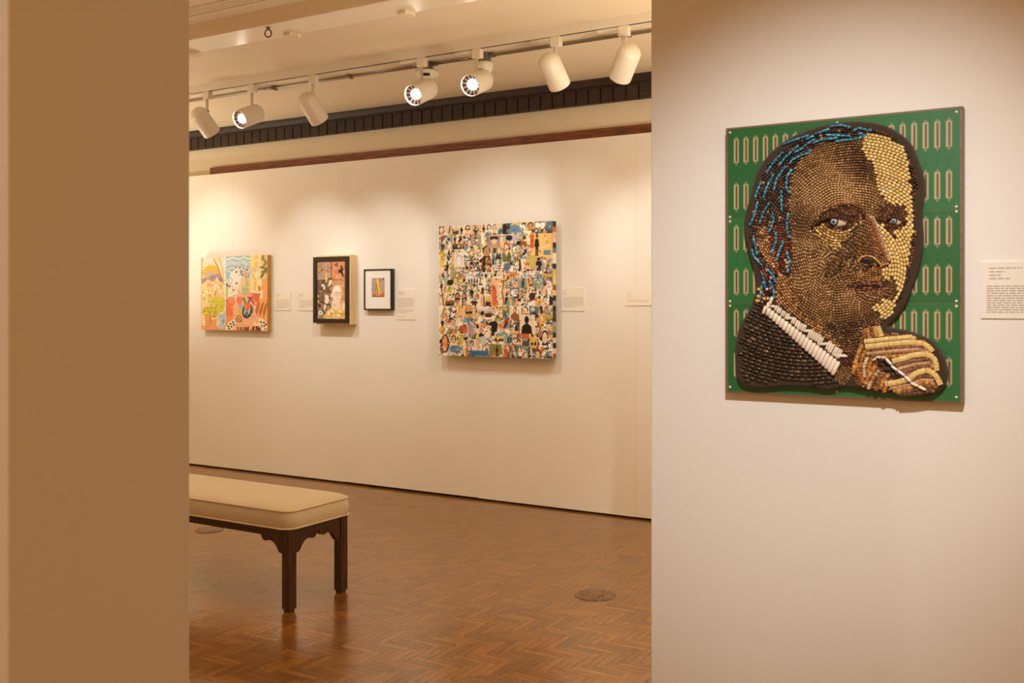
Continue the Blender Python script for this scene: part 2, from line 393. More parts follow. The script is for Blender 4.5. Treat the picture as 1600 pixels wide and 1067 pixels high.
# ------------------------------------------------------------------ bench
def bench():
    x1 = -3.183; x0 = x1-1.36; y0 = 3.33; y1 = 3.73; lw = .046; zc = .378
    t = thing('upholstered_bench', ((x0+x1)/2, (y0+y1)/2, 0), 'long cream-cushioned bench on dark carved wooden legs standing on the parquet', 'bench')
    for lx in (x1-lw, x0):
        for ly in (y0, y1-lw):
            b = MB(); b.box((lx, ly, .012), (lx+lw, ly+lw, zc-.004)); b.box((lx+.006, ly+.006, 0), (lx+lw-.006, ly+lw-.006, .014))
            for (ax, ay) in ((0, -1), (1, 0)):       # thin bead grooves on the visible faces
                if ax: b.box((lx+lw-.001, ly+.016, .02), (lx+lw+.0015, ly+.030, zc-.03))
                else: b.box((lx+.016, ly-.0015, .02), (lx+.030, ly+.001, zc-.03))
            b.build('leg', M['bench'], t, bevel=.003)
    za = .334
    b = MB()
    b.box((x0+lw, y0+.008, za), (x1-lw, y0+.030, zc-.003)); b.box((x0+lw, y1-.030, za), (x1-lw, y1-.008, zc-.003))
    b.box((x1-.030, y0+lw, za), (x1-.008, y1-lw, zc-.003)); b.box((x0+.008, y0+lw, za), (x0+.030, y1-lw, zc-.003))
    b.box((x0+lw, y0+.004, za+.012), (x1-lw, y0+.010, za+.018)); b.box((x1-.010, y0+lw, za+.012), (x1-.004, y1-lw, za+.018))
    b.build('apron', M['bench'], t, bevel=.002)
    # scalloped corner brackets: profile (distance from the leg, drop below apron top)
    pr = [(0, 0), (.138, 0), (.138, .036), (.135, .050), (.125, .062), (.110, .067), (.094, .062), (.084, .060), (.070, .062), (.055, .070), (.042, .083), (.032, .098), (.026, .108), (.010, .112), (0, .112)]
    for lx, sx in ((x1-lw, -1), (x0+lw, 1)):
        for yy in (y0+.006, y1-.032):
            b = MB(); P = [[(lx+sx*u, y, zc-.004-v) for u, v in pr] for y in (yy, yy+.026)]
            b.grid(P, smooth=False, cap0=True, cap1=True); b.build('bracket', M['bench'], t, bevel=.0015)
    for ly, sy in ((y0+lw, 1), (y1-lw, -1)):
        for xx in (x1-.032, x0+.006):
            b = MB(); P = [[(x, ly+sy*u*1.06, zc-.004-v) for u, v in pr] for x in (xx, xx+.026)]
            b.grid(P, smooth=False, cap0=True, cap1=True); b.build('bracket', M['bench'], t, bevel=.0015)
    # cushion
    cx0, cx1, cy0, cy1 = x0-.02, x1+.018, y0-.022, y1+.022; zs = .460
    def rr(inset, z, rad, n=7, bulge=0):
        X0, X1, Y0, Y1_ = cx0+inset, cx1-inset, cy0+inset, cy1-inset; rad = max(rad, .004); out = []
        for (qx, qy, a0) in ((X1-rad, Y1_-rad, 0), (X0+rad, Y1_-rad, 90), (X0+rad, Y0+rad, 180), (X1-rad, Y0+rad, 270)):
            for i in range(n+1):
                a = math.radians(a0+90*i/n); out.append((qx+rad*math.cos(a), qy+rad*math.sin(a), z))
        return out
    b = MB()
    rings = [rr(.02, zc, .05), rr(.004, zc+.002, .06), rr(.001, zc+.012, .06), rr(-.003, zc+.04, .06), rr(.001, zs-.012, .06), rr(.005, zs-.002, .06), rr(.008, zs+.003, .058), rr(.02, zs+.012, .05), rr(.05, zs+.022, .045), rr(.10, zs+.030, .04), rr(.16, zs+.0325, .03), rr(.20, zs+.0332, .02), rr(.214, zs+.0333, .008)]
    b.grid(rings, smooth=True, cap0=True, cap1=True); c = b.build('cushion', M['fabric'], t)
    for z, ins in ((zs, .002), (zc+.003, -.001)):
        ring = rr(ins, z, .06); b = MB(); b.tube(ring+[ring[0]], .0042, 8); b.build('piping', M['piping'], c)
    return t
bench()

# floor outlets
def outlet(px, py, r, label, seed):
    p = atz(px, py, .0); rr = random.Random(seed)
    t = thing('floor_outlet', (p.x, p.y, 0), label, 'floor outlet', 'round covers in the parquet')
    b = MB(); b.lathe((p.x, p.y, .0), (0, 0, 1), [(.0002, r), (.0025, r), (.003, r-.004), (.003, 0)], 40); b.build('cover', M['cover'], t)
M['cover'] = wood('cover_wood', (126, 84, 36), (142, 98, 44), .32, 'x', 14)
_m = M['cover']; _nt = _m.node_tree; _b = _nt.nodes['Principled BSDF']
_tc = _nt.nodes.new('ShaderNodeTexCoord'); _n = _nt.nodes.new('ShaderNodeTexNoise'); _n.inputs['Scale'].default_value = 75; _n.inputs['Detail'].default_value = 3; _n.inputs['Distortion'].default_value = 1.2
_r = _nt.nodes.new('ShaderNodeValToRGB'); _r.color_ramp.elements[0].position = .50; _r.color_ramp.elements[1].position = .55
_x = _nt.nodes.new('ShaderNodeMix'); _x.data_type = 'RGBA'; _x.inputs[7].default_value = lin((40, 24, 12))+(1,)
_src = _b.inputs['Base Color'].links[0].from_socket
_nt.links.new(_tc.outputs['Object'], _n.inputs['Vector']); _nt.links.new(_n.outputs['Fac'], _r.inputs[0]); _nt.links.new(_r.outputs[0], _x.inputs[0]); _nt.links.new(_src, _x.inputs[6]); _nt.links.new(_x.outputs[2], _b.inputs['Base Color'])
outlet(930, 930, .098, 'round scuffed outlet cover in the parquet, out on the open floor near the right wall', 3)
outlet(327, 828, .085, 'round scuffed outlet cover in the parquet, seen under the bench apron', 5)

# ------------------------------------------------------------------ label cards
def card(px0, px1, py0, py1, Y, label, lines, name='caption_card', w_=None, seed=1):
    rr = random.Random(seed); th = .005
    a = at(px0, py0, Y-th); bb = at(px1, py1, Y-th)
    pm = (px0+px1)/2; z1 = at(pm, py0, Y-th).z; z0 = at(pm, py1, Y-th).z
    x0, x1 = a.x, (bb.x if w_ is None else a.x+w_)
    t = thing(name, ((x0+x1)/2, Y, z0), label, 'caption card', 'printed caption cards')
    b = MB(); b.box((x0, Y-th, z0), (x1, Y, z1)); b.build('card', M['card'], t)
    W = x1-x0; H = z1-z0; y = Y-th-.0003; h_ = min(.0036, H*.02)
    for f, u0, u1 in lines:
        b = MB()
        z = z1-H*f; u = u0
        while u < u1-.01:
            l = min(.025+.07*rr.random(), u1-u); b.face([(x0+W*u, y, z-h_), (x0+W*(u+l), y, z-h_), (x0+W*(u+l), y, z), (x0+W*u, y, z)]); u += l+.014
        b.build('printed_line', M['text'], t, fix=False)
head = [(.12, .08, .36), (.18, .08, .28), (.24, .08, .26)]
body = lambda f0, f1, n, u=.93: [(f0+(f1-f0)*i/(n-1), .07, u if i < n-1 else u*.6) for i in range(n)]
card(429.8, 453.5, 455.5, 485, D, 'small white caption card on the back wall right of the bright flower canvas', head+body(.42, .88, 8), seed=1)
card(465.5, 492, 455.5, 485.3, D, 'small white caption card partly hidden behind the left side of the deep framed box', head+body(.45, .8, 6), seed=2)
card(619.5, 648.8, 452, 499.5, D, 'tall white caption card on the back wall right of the small black-framed picture', [(.08, .08, .38), (.12, .08, .46), (.16, .08, .44)]+body(.29, .6, 8)+body(.67, .76, 3)+[(.9, .08, .46)], seed=3)
card(877.5, 913.5, 449.7, 486, D, 'white caption card on the back wall right of the big collage', [(.12, .07, .2), (.2, .07, .2), (.27, .07, .22)]+body(.42, .8, 7), seed=4)
card(977, 1021, 452.5, 477.5, D, 'low white caption card on the back wall at the edge of the near wall', [(.2, .07, .3), (.31, .07, .2), (.40, .07, .2), (.50, .07, .34), (.66, .07, .9), (.74, .07, .75)], seed=5)
card(1532.5, 1602, 409, 497.6, YP, 'pale caption card on the near wall right of the beaded portrait', [(.10, .10, .48), (.163, .10, .28), (.225, .10, .24), (.285, .10, .36)]+body(.42, .88, 12), w_=.19, seed=6)

# ------------------------------------------------------------------ wall art helpers
class Art:
    """flat printed / painted picture: shapes given in unit picture coordinates (u right, v down), resolved into a fine flat mosaic"""
    def __init__(s, x0, x1, z0, z1, Y, res=.0028): s.x0, s.x1, s.z0, s.z1, s.Y = x0, x1, z0, z1, Y; s.k = 0; s.m = lambda u, v: (u, v); s.sh = []; s.res = res
    def poly(s, pts, col, k=None): s.sh.append((s.k if k is None else k, [s.m(u, v) for u, v in pts], col))
    def rect(s, u0, v0, u1, v1, col, k=None): s.poly([(u0, v1), (u1, v1), (u1, v0), (u0, v0)], col, k)
    def ell(s, cu, cv, ru, rv, col, k=None, n=14, a0=0, a1=360, rot=0):
        pts = []
        cr, sr = math.cos(math.radians(rot)), math.sin(math.radians(rot))
        full = abs(a1-a0) >= 359
        for i in range(n if full else n+1):
            a = math.radians(a0+(a1-a0)*i/n); x, y = ru*math.cos(a), rv*math.sin(a); pts.append((cu+x*cr-y*sr, cv+x*sr+y*cr))
        s.poly(pts, col, k)
    def line(s, pts, w_, col, k=None):
        for (a, b_), (c, d) in zip(pts, pts[1:]):
            L_ = math.hypot(c-a, d-b_) or 1; nx, ny = -(d-b_)/L_*w_/2, (c-a)/L_*w_/2
            s.poly([(a+nx, b_+ny), (c+nx, d+ny), (c-nx, d-ny), (a-nx, b_-ny)], col, k)
    def build(s, name, parent):
        W, H = max(8, round((s.x1-s.x0)/s.res)), max(8, round((s.z1-s.z0)/s.res)); SS = 2; w2, h2 = W*SS, H*SS
        img = np.zeros((h2, w2, 3))
        for k, pts, col in sorted(s.sh, key=lambda q: q[0]):
            c = lin(col); ys = [p[1]*h2 for p in pts]
            for row in range(max(0, int(min(ys)-.5)), min(h2, int(max(ys)+1.5))):
                yc = row+.5; xs = []
                for (xa, ya), (xb, yb) in zip(pts, pts[1:]+pts[:1]):
                    ya *= h2; yb *= h2
                    if (ya > yc) != (yb > yc): xs.append((xa+(yc-ya)/(yb-ya)*(xb-xa))*w2)
                xs.sort()
                for a, b_ in zip(xs[::2], xs[1::2]):
                    i0, i1 = max(0, math.ceil(a-.5)), min(w2, math.ceil(b_-.5))
                    if i1 > i0: img[row, i0:i1] = c
        img = img.reshape(H, SS, W, SS, 3).mean(axis=(1, 3))
        gx = np.linspace(s.x0, s.x1, W+1); gz = np.linspace(s.z1, s.z0, H+1); off = parent.location
        V = np.empty((H+1, W+1, 3)); V[..., 0] = gx[None, :]-off.x; V[..., 1] = s.Y-off.y; V[..., 2] = gz[:, None]-off.z
        i = np.arange(H*(W+1)).reshape(H, W+1)[:, :W].ravel()
        fc = np.stack([i, i+W+1, i+W+2, i+1], 1)
        me = bpy.data.meshes.new(name); me.from_pydata(V.reshape(-1, 3).tolist(), [], fc.tolist())
        ca = me.color_attributes.new('Col', 'FLOAT_COLOR', 'CORNER')
        rgba = np.ones((H*W, 4)); rgba[:, :3] = img.reshape(-1, 3)
        ca.data.foreach_set('color', np.repeat(rgba, 4, axis=0).ravel())
        me.materials.append(M['paint']); me.update()
        o = bpy.data.objects.new(name, me); C.objects.link(o); o.parent = parent
        return o

def rectpx(pl, pr_, pt, pb, Y):
    m = (pl+pr_)/2
    return at(pl, pt, Y).x, at(pr_, pt, Y).x, at(m, pb, Y).z, at(m, pt, Y).z

# ---- flower canvas
def canvas_flower():
    Yf = D-.045; x0, x1, z0, z1 = rectpx(314.3, 417.6, 400, 516, Yf)
    t = thing('canvas_painting', ((x0+x1)/2, D, z0), 'colourful garden canvas with flowers and pots, leftmost picture on the back wall', 'painting')
    b = MB(); b.box((x0, Yf+.0005, z0), (x1, D, z1)); b.build('canvas_edge', M['canvas_gold'], t)
    a = Art(x0, x1, z0, z1, Yf); a.m = lambda X, Y_: ((X-112)/788, (Y_-66)/880); rr = random.Random(11)
    a.rect(100, 50, 910, 960, (246, 226, 178)); a.k = 1
    a.rect(110, 60, 400, 420, (247, 222, 170)); a.poly([(140, 66), (260, 66), (240, 150), (180, 165), (135, 120)], (214, 214, 210)); a.poly([(330, 66), (405, 66), (405, 260), (360, 150)], (222, 220, 214))
    a.rect(415, 60, 702, 340, (160, 192, 204)); a.rect(415, 330, 702, 560, (206, 208, 190)); a.rect(702, 60, 830, 490, (242, 218, 150)); a.rect(830, 60, 905, 360, (232, 196, 150))
    a.rect(112, 890, 410, 950, (236, 172, 116)); a.rect(402, 60, 416, 900, (214, 232, 232))
    a.k = 2
    a.ell(235, 290, 115, 125, (222, 182, 74), a0=180, a1=360); a.ell(235, 320, 90, 80, (198, 176, 150), a0=180, a1=360)
    a.poly([(115, 330), (180, 320), (240, 290), (330, 270), (385, 340), (390, 410), (115, 410)], (160, 136, 150))
    a.line([(268, 85), (330, 220), (375, 350)], 12, (196, 108, 84)); a.line([(335, 85), (372, 200), (385, 330)], 6, (150, 120, 100)); a.line([(128, 80), (125, 330)], 8, (190, 140, 90))
    a.poly([(112, 400), (170, 360), (190, 330), (215, 350), (260, 370), (310, 325), (345, 370), (390, 380), (395, 700), (112, 700)], (240, 212, 150))
    for i in range(90):
        x, y = 118+rr.random()*270, 380+rr.random()*270
        a.ell(x, y, 9+rr.random()*16, 8+rr.random()*14, rr.choice([(250, 232, 190), (244, 190, 150), (232, 140, 110), (222, 206, 120), (246, 214, 196), (206, 196, 110)]), 3+i % 5, 8)
    a.k = 9
    a.ell(320, 640, 85, 105, (216, 202, 66)); a.ell(225, 735, 105, 70, (214, 184, 58))
    for i in range(70):
        x, y = rr.choice([(320, 640), (225, 735), (225, 735)]); x += rr.gauss(0, 45); y += rr.gauss(0, 38)
        a.ell(x, y, 7+rr.random()*8, 5+rr.random()*8, rr.choice([(236, 220, 90), (178, 170, 40), (240, 205, 70), (150, 150, 50)]), 10+i % 4, 7)
    a.k = 14
    a.poly([(155, 780), (232, 780), (220, 925), (170, 925)], (234, 158, 98)); a.poly([(228, 825), (310, 815), (296, 915), (242, 915)], (238, 164, 110)); a.line([(232, 750), (230, 880)], 7, (120, 80, 50))
    a.poly([(322, 755), (412, 745), (396, 932), (346, 932)], (188, 212, 226)); a.k = 15; a.ell(382, 842, 17, 26, (110, 150, 190)); a.ell(382, 842, 8, 14, (200, 220, 230), 16)
    for q in (350, 372, 396): a.line([(q, 770), (q-8, 800)], 8, (120, 160, 200))
    # clouds, figure
    a.k = 4
    for y, w_ in ((95, 16), (140, 10), (165, 9), (215, 10), (255, 12)):
        pts = [(420+i*35, y+math.sin(i*1.7+y)*14) for i in range(9)]; a.line(pts, w_, rr.choice([(236, 232, 214), (246, 236, 204)]))
    a.poly([(470, 270), (540, 220), (610, 240), (640, 330), (620, 420), (560, 500), (440, 560), (450, 430)], (244, 234, 222)); a.k = 5
    a.ell(585, 235, 46, 40, (236, 232, 226)); a.ell(640, 282, 36, 42, (244, 176, 142)); a.poly([(585, 225), (625, 245), (600, 275), (640, 300), (610, 310), (585, 270)], (96, 160, 180))
    for x, y in ((583, 205), (622, 212), (540, 255), (668, 232), (545, 390), (505, 470), (460, 425)): a.ell(x, y, 13, 11, (60, 78, 74), 6, 8)
    a.poly([(600, 320), (650, 330), (600, 520), (540, 530)], (244, 208, 160)); a.ell(640, 470, 36, 48, (160, 206, 196)); a.poly([(660, 330), (690, 400), (680, 500), (640, 540), (650, 400)], (206, 188, 84)); a.poly([(418, 430), (445, 430), (430, 560), (416, 560)], (204, 196, 50)); a.line([(470, 320), (500, 350), (450, 430)], 9, (130, 160, 200))
    a.ell(430, 410, 10, 20, (60, 90, 50))
    for i in range(26):
        a.ell(712+rr.random()*110, 90+rr.random()*390, 9+rr.random()*12, 16+rr.random()*26, rr.choice([(248, 234, 190), (228, 190, 110), (218, 206, 190), (240, 226, 120)]), 3+i % 4, 7)
    # right leaves and trunk
    a.k = 8
    for (x, y, ro) in ((850, 95, 110), (875, 140, 60), (850, 215, 20), (870, 180, 130), (860, 255, 160), (845, 300, 120), (885, 240, 90)): a.ell(x, y, 38, 15, rr.choice([(104, 122, 48), (136, 140, 60), (84, 104, 48)]), rot=ro)
    a.poly([(830, 360), (900, 320), (905, 860), (770, 860), (760, 640), (800, 590), (850, 560)], (242, 168, 104)); a.k = 9
    for x in (780, 825, 868): a.poly([(x-20, 720), (x+22, 610), (x+40, 620), (x+8, 740), (x-10, 800)], (186, 112, 44))
    a.ell(812, 455, 18, 34, (236, 130, 70)); a.poly([(690, 510), (820, 510), (800, 640), (750, 650), (690, 590)], (232, 108, 64)); a.poly([(735, 515), (825, 515), (825, 530), (735, 535)], (170, 130, 150))
    # orange block, peach table, vase
    a.poly([(416, 575), (470, 555), (522, 560), (522, 850), (416, 850)], (236, 126, 76)); a.ell(480, 590, 36, 45, (240, 150, 100)); a.poly([(416, 780), (510, 780), (510, 850), (410, 900)], (244, 154, 96))
    a.poly([(500, 690), (560, 500), (640, 520), (760, 700), (790, 800), (720, 900), (560, 960), (470, 960), (500, 840)], (246, 186, 142)); a.k = 10
    a.ell(672, 715, 62, 92, (40, 74, 66), rot=15); a.k = 11
    for i, cc in enumerate([(226, 226, 230), (120, 120, 190), (70, 150, 130), (232, 230, 224), (60, 60, 120)]): a.ell(640+i*18, 720-i*4, 7, 66-abs(i-2)*12, cc, rot=12)
    a.k = 12
    a.ell(580, 590, 38, 44, (236, 130, 106)); a.ell(700, 520, 28, 26, (246, 170, 140)); a.ell(585, 720, 26, 32, (230, 190, 70)); a.ell(595, 660, 28, 34, (170, 180, 206)); a.ell(640, 600, 16, 52, (96, 146, 66), rot=-20); a.ell(690, 600, 12, 50, (120, 100, 150), rot=20); a.line([(670, 555), (730, 580), (745, 640)], 16, (150, 60, 80))
    a.ell(672, 660, 44, 40, (240, 112, 62), 13, 9); a.ell(575, 810, 34, 42, (90, 70, 50), 12); a.ell(575, 808, 24, 31, (240, 190, 130), 13); a.line([(560, 800), (590, 830)], 7, (60, 70, 60), 14); a.line([(592, 790), (565, 830)], 6, (210, 120, 70), 14)
    # lattice and dark bits
    a.k = 14
    a.poly([(410, 935), (440, 860), (500, 815), (540, 850), (520, 900), (470, 955), (410, 955)], (250, 232, 206)); a.poly([(770, 790), (840, 800), (900, 850), (905, 955), (850, 955), (800, 880)], (250, 226, 196)); a.poly([(545, 915), (700, 895), (720, 960), (560, 960)], (196, 110, 78)); a.poly([(720, 900), (800, 890), (840, 960), (710, 960)], (140, 40, 34)); a.k = 15
    for cx, cy in ((445, 900), (472, 872), (500, 850), (455, 928), (482, 905), (510, 882), (828, 845), (862, 850), (886, 870), (838, 885), (868, 890), (878, 925)):
        a.poly([(cx-14, cy), (cx, cy-15), (cx+14, cy), (cx, cy+15)], (46, 22, 22))
    for i in range(14): a.line([(560+i*20, 905), (556+i*20, 950)], 9, rr.choice([(70, 40, 30), (120, 60, 44), (250, 210, 160), (60, 30, 40)]))
    for i in range(24): a.ell(116, 90+i*34, 5, 9, rr.choice([(60, 50, 60), (200, 60, 60), (90, 110, 70)]))
    for i in range(260):   # fine brush marks
        x, y = 118+rr.random()*775, 75+rr.random()*860; l = 6+rr.random()*20; an = rr.random()*3.14; p = [(x, y)]
        for q in range(3): an += rr.gauss(0, .6); p.append((p[-1][0]+l*math.cos(an), p[-1][1]+l*math.sin(an)))
        a.line(p, 2+rr.random()*3, rr.choice([(170, 110, 70), (206, 150, 90), (250, 240, 214), (250, 238, 206), (130, 140, 80), (216, 170, 120), (150, 130, 130)]), 16)
    a.build('painted_front', t)
canvas_flower()

# ---- deep box frame
def box_frame():
    Yf = D-.085; x0, x1, z0, z1 = rectpx(489.6, 544.3, 401, 504.5, Yf); Yb = D-.02
    t = thing('framed_picture', ((x0+x1)/2, D, z0), 'dark-framed face and bird picture in a deep pale wood box', 'framed picture')
    fw = .032; e = .012
    b = MB(); b.box((x0+.02, Yf+.012, z0-e), (x1+e, D, z1+e)); b.build('box_side', M['pale_wood'], t, bevel=.002)
    b = MB()
    for q in (((x0, Yf-.004, z0), (x0+fw, Yf+.013, z1)), ((x1-fw, Yf-.004, z0), (x1, Yf+.013, z1)), ((x0+fw, Yf-.004, z0), (x1-fw, Yf+.013, z0+fw)), ((x0+fw, Yf-.004, z1-fw), (x1-fw, Yf+.013, z1))): b.box(*q)
    b.build('frame', M['brown_frame'], t, bevel=.001)
    a = Art(x0+fw-.002, x1-fw+.002, z0+fw-.002, z1-fw+.002, Yf+.009); a.m = lambda X, Y_: ((X-104)/398, (Y_-122)/782); rr = random.Random(5)
    a.rect(100, 120, 505, 910, (196, 150, 112)); a.k = 1
    a.rect(104, 122, 300, 380, (176, 150, 136)); a.rect(300, 122, 505, 380, (212, 140, 96)); a.rect(104, 380, 300, 650, (120, 96, 78)); a.rect(300, 380, 505, 650, (206, 150, 104)); a.rect(104, 650, 300, 905, (150, 124, 96)); a.rect(300, 650, 505, 905, (212, 170, 120))
    for i in range(120):
        x, y = 110+rr.random()*390, 125+rr.random()*780; le = x < 300 and y > 370
        a.ell(x, y, 10+rr.random()*26, 8+rr.random()*24, rr.choice([(70, 56, 46), (160, 146, 130), (96, 74, 58), (140, 110, 84), (190, 180, 164)] if le else [(206, 150, 110), (222, 160, 112), (176, 152, 138), (196, 130, 92), (214, 176, 130)]), 2+i % 6, 8, rot=rr.random()*180)
    a.k = 9
    a.line([(104, 381), (505, 381)], 7, (60, 34, 24)); a.line([(301, 122), (301, 381)], 8, (56, 34, 26)); a.line([(104, 646), (505, 646)], 4, (90, 56, 40))
    a.poly([(125, 225), (185, 205), (165, 260), (120, 305)], (220, 190, 84)); a.line([(130, 290), (175, 225)], 8, (40, 36, 24), 10); a.rect(218, 300, 242, 412, (232, 190, 92))
    a.poly([(430, 190), (448, 185), (455, 235), (478, 240), (455, 262), (470, 330), (455, 345), (435, 290), (395, 285), (400, 250), (430, 240)], (40, 26, 22))
    a.poly([(350, 165), (362, 175), (372, 150), (388, 150), (390, 195), (372, 205), (366, 185), (352, 205)], (54, 34, 28)); 
    for i in range(26): a.ell(120+rr.random()*200, 135+rr.random()*130, 5+rr.random()*8, 4+rr.random()*6, rr.choice([(70, 44, 44), (206, 120, 110), (150, 90, 100)]), 10, 7)
    a.ell(190, 470, 24, 42, (232, 226, 216), rot=-25); a.poly([(270, 390), (310, 370), (305, 420), (285, 450), (255, 470)], (226, 214, 200)); a.line([(245, 490), (315, 458)], 16, (30, 24, 22)); a.ell(180, 480, 8, 22, (40, 36, 34), 10, rot=-25)
    a.poly([(215, 580), (265, 590), (270, 660), (230, 740), (200, 800), (195, 770), (210, 680)], (236, 228, 220)); a.line([(130, 655), (310, 745)], 15, (30, 20, 16)); a.ell(152, 822, 34, 32, (232, 234, 236)); a.line([(130, 820), (175, 822)], 6, (60, 60, 66), 11); a.line([(150, 800), (160, 845)], 6, (60, 60, 66), 11)
    a.ell(235, 570, 20, 14, (200, 80, 50), 10); a.rect(112, 580, 132, 610, (222, 200, 110)); a.rect(112, 655, 134, 680, (222, 200, 120))
    a.k = 12
    a.poly([(310, 690), (430, 700), (480, 650), (500, 720), (500, 905), (200, 905), (180, 880), (300, 760)], (228, 192, 140)); a.poly([(320, 640), (425, 640), (420, 760), (360, 790), (300, 740)], (240, 214, 194)); a.ell(378, 560, 68, 108, (244, 222, 202)); a.ell(300, 590, 14, 30, (236, 196, 160)); a.ell(375, 500, 50, 42, (248, 232, 216), 13)
    a.ell(372, 566, 26, 28, (176, 100, 66), 13); a.ell(372, 566, 20, 22, (244, 220, 200), 14); a.ell(425, 566, 17, 26, (176, 110, 76), 13); a.ell(425, 566, 12, 20, (244, 220, 200), 14); a.ell(372, 560, 8, 6, (60, 50, 50), 15); a.ell(424, 560, 6, 6, (60, 50, 50), 15); a.line([(392, 570), (384, 615), (404, 612)], 5, (206, 120, 90), 15); a.line([(372, 640), (412, 636)], 5, (170, 90, 70), 15); a.line([(330, 700), (372, 720)], 4, (206, 150, 120), 15)
    a.k = 14
    a.ell(300, 830, 66, 62, (226, 198, 110)); a.ell(430, 835, 62, 62, (232, 206, 128)); a.ell(478, 740, 22, 50, (240, 234, 224))
    for cx, cy in ((300, 830), (430, 835)):
        for q in range(9): a.ell(cx+36*math.cos(q*.7), cy+34*math.sin(q*.7), 22, 16, rr.choice([(240, 220, 150), (214, 184, 96), (246, 230, 170)]), 15, 8, rot=q*40)
        a.line([(cx-20, cy-16), (cx+24, cy+16)], 5, (140, 110, 50), 16); a.ell(cx, cy, 9, 9, (120, 96, 40), 16)
    for i in range(150):   # fine drawn marks
        x, y = 112+rr.random()*380, 130+rr.random()*765
        if (x-378)**2/68**2+(y-560)**2/112**2 < 1: continue
        l = 5+rr.random()*12; an = rr.random()*3.14; p = [(x, y)]
        for q in range(3): an += rr.gauss(0, .7); p.append((p[-1][0]+l*math.cos(an), p[-1][1]+l*math.sin(an)))
        a.line(p, 1.5+rr.random()*3, rr.choice([(70, 46, 36), (110, 76, 52), (236, 220, 196), (226, 190, 140), (150, 100, 70)]), 17)
    a.build('picture', t)
box_frame()

# ---- small black framed picture
def small_frame():
    Yf = D-.040; x0, x1, z0, z1 = rectpx(568.4, 611.6, 420.3, 484.6, Yf); fw = .011
    t = thing('framed_picture', ((x0+x1)/2, D, z0), 'small black-framed picture with a wide white mat, right of the deep framed box', 'framed picture')
    b = MB()
    for q in (((x0, Yf, z0), (x0+fw, D, z1)), ((x1-fw, Yf, z0), (x1, D, z1)), ((x0+fw, Yf, z0), (x1-fw, D, z0+fw)), ((x0+fw, Yf, z1-fw), (x1-fw, D, z1))): b.box(*q)
    b.build('frame', M['black_frame'], t, bevel=.0008)
    b = MB(); b.box((x0+fw-.001, Yf+.006, z0+fw-.001), (x1-fw+.001, D-.005, z1-fw+.001)); b.build('mat_board', M['mat_board'], t)
    a = Art(x0+fw, x1-fw, z0+fw, z1-fw, Yf+.0055); a.m = lambda X, Y_: ((X-103)/437, (Y_-128)/660); rr = random.Random(8)
    a.rect(100, 120, 545, 800, (236, 232, 226)); a.k = 1; a.rect(214, 255, 436, 588, (176, 160, 158)); a.k = 2
    for i in range(40): a.ell(228+rr.random()*195, 270+rr.random()*300, 7+rr.random()*14, 6+rr.random()*14, rr.choice([(190, 174, 168), (160, 146, 146), (200, 180, 160), (150, 130, 126)]), 1+i % 3, 7)
    a.k = 5
    a.poly([(282, 285), (300, 262), (330, 266), (355, 290), (362, 350), (372, 440), (395, 500), (380, 560), (330, 570), (290, 540), (272, 470), (284, 380)], (214, 168, 66)); a.k = 6
    a.poly([(300, 280), (325, 285), (335, 380), (350, 470), (340, 540), (318, 430)], (240, 206, 110)); a.line([(296, 340), (310, 440), (320, 540)], 13, (120, 84, 40)); a.line([(275, 330), (280, 500)], 9, (130, 100, 60)); a.line([(350, 300), (360, 400)], 7, (150, 110, 50)); a.ell(355, 285, 12, 12, (110, 90, 50)); a.ell(415, 275, 14, 22, (104, 88, 100)); a.line([(235, 330), (228, 520)], 5, (130, 116, 120))
    a.poly([(225, 560), (262, 505), (330, 540), (400, 510), (434, 500), (434, 586), (222, 586)], (196, 130, 84)); a.k = 7
    a.ell(395, 560, 32, 22, (206, 96, 66)); a.ell(345, 530, 26, 16, (222, 176, 120)); a.ell(260, 560, 28, 18, (140, 96, 66)); a.ell(300, 560, 22, 14, (180, 150, 120)); a.line([(240, 575), (420, 580)], 9, (110, 70, 50))
    a.build('picture', t)
small_frame()

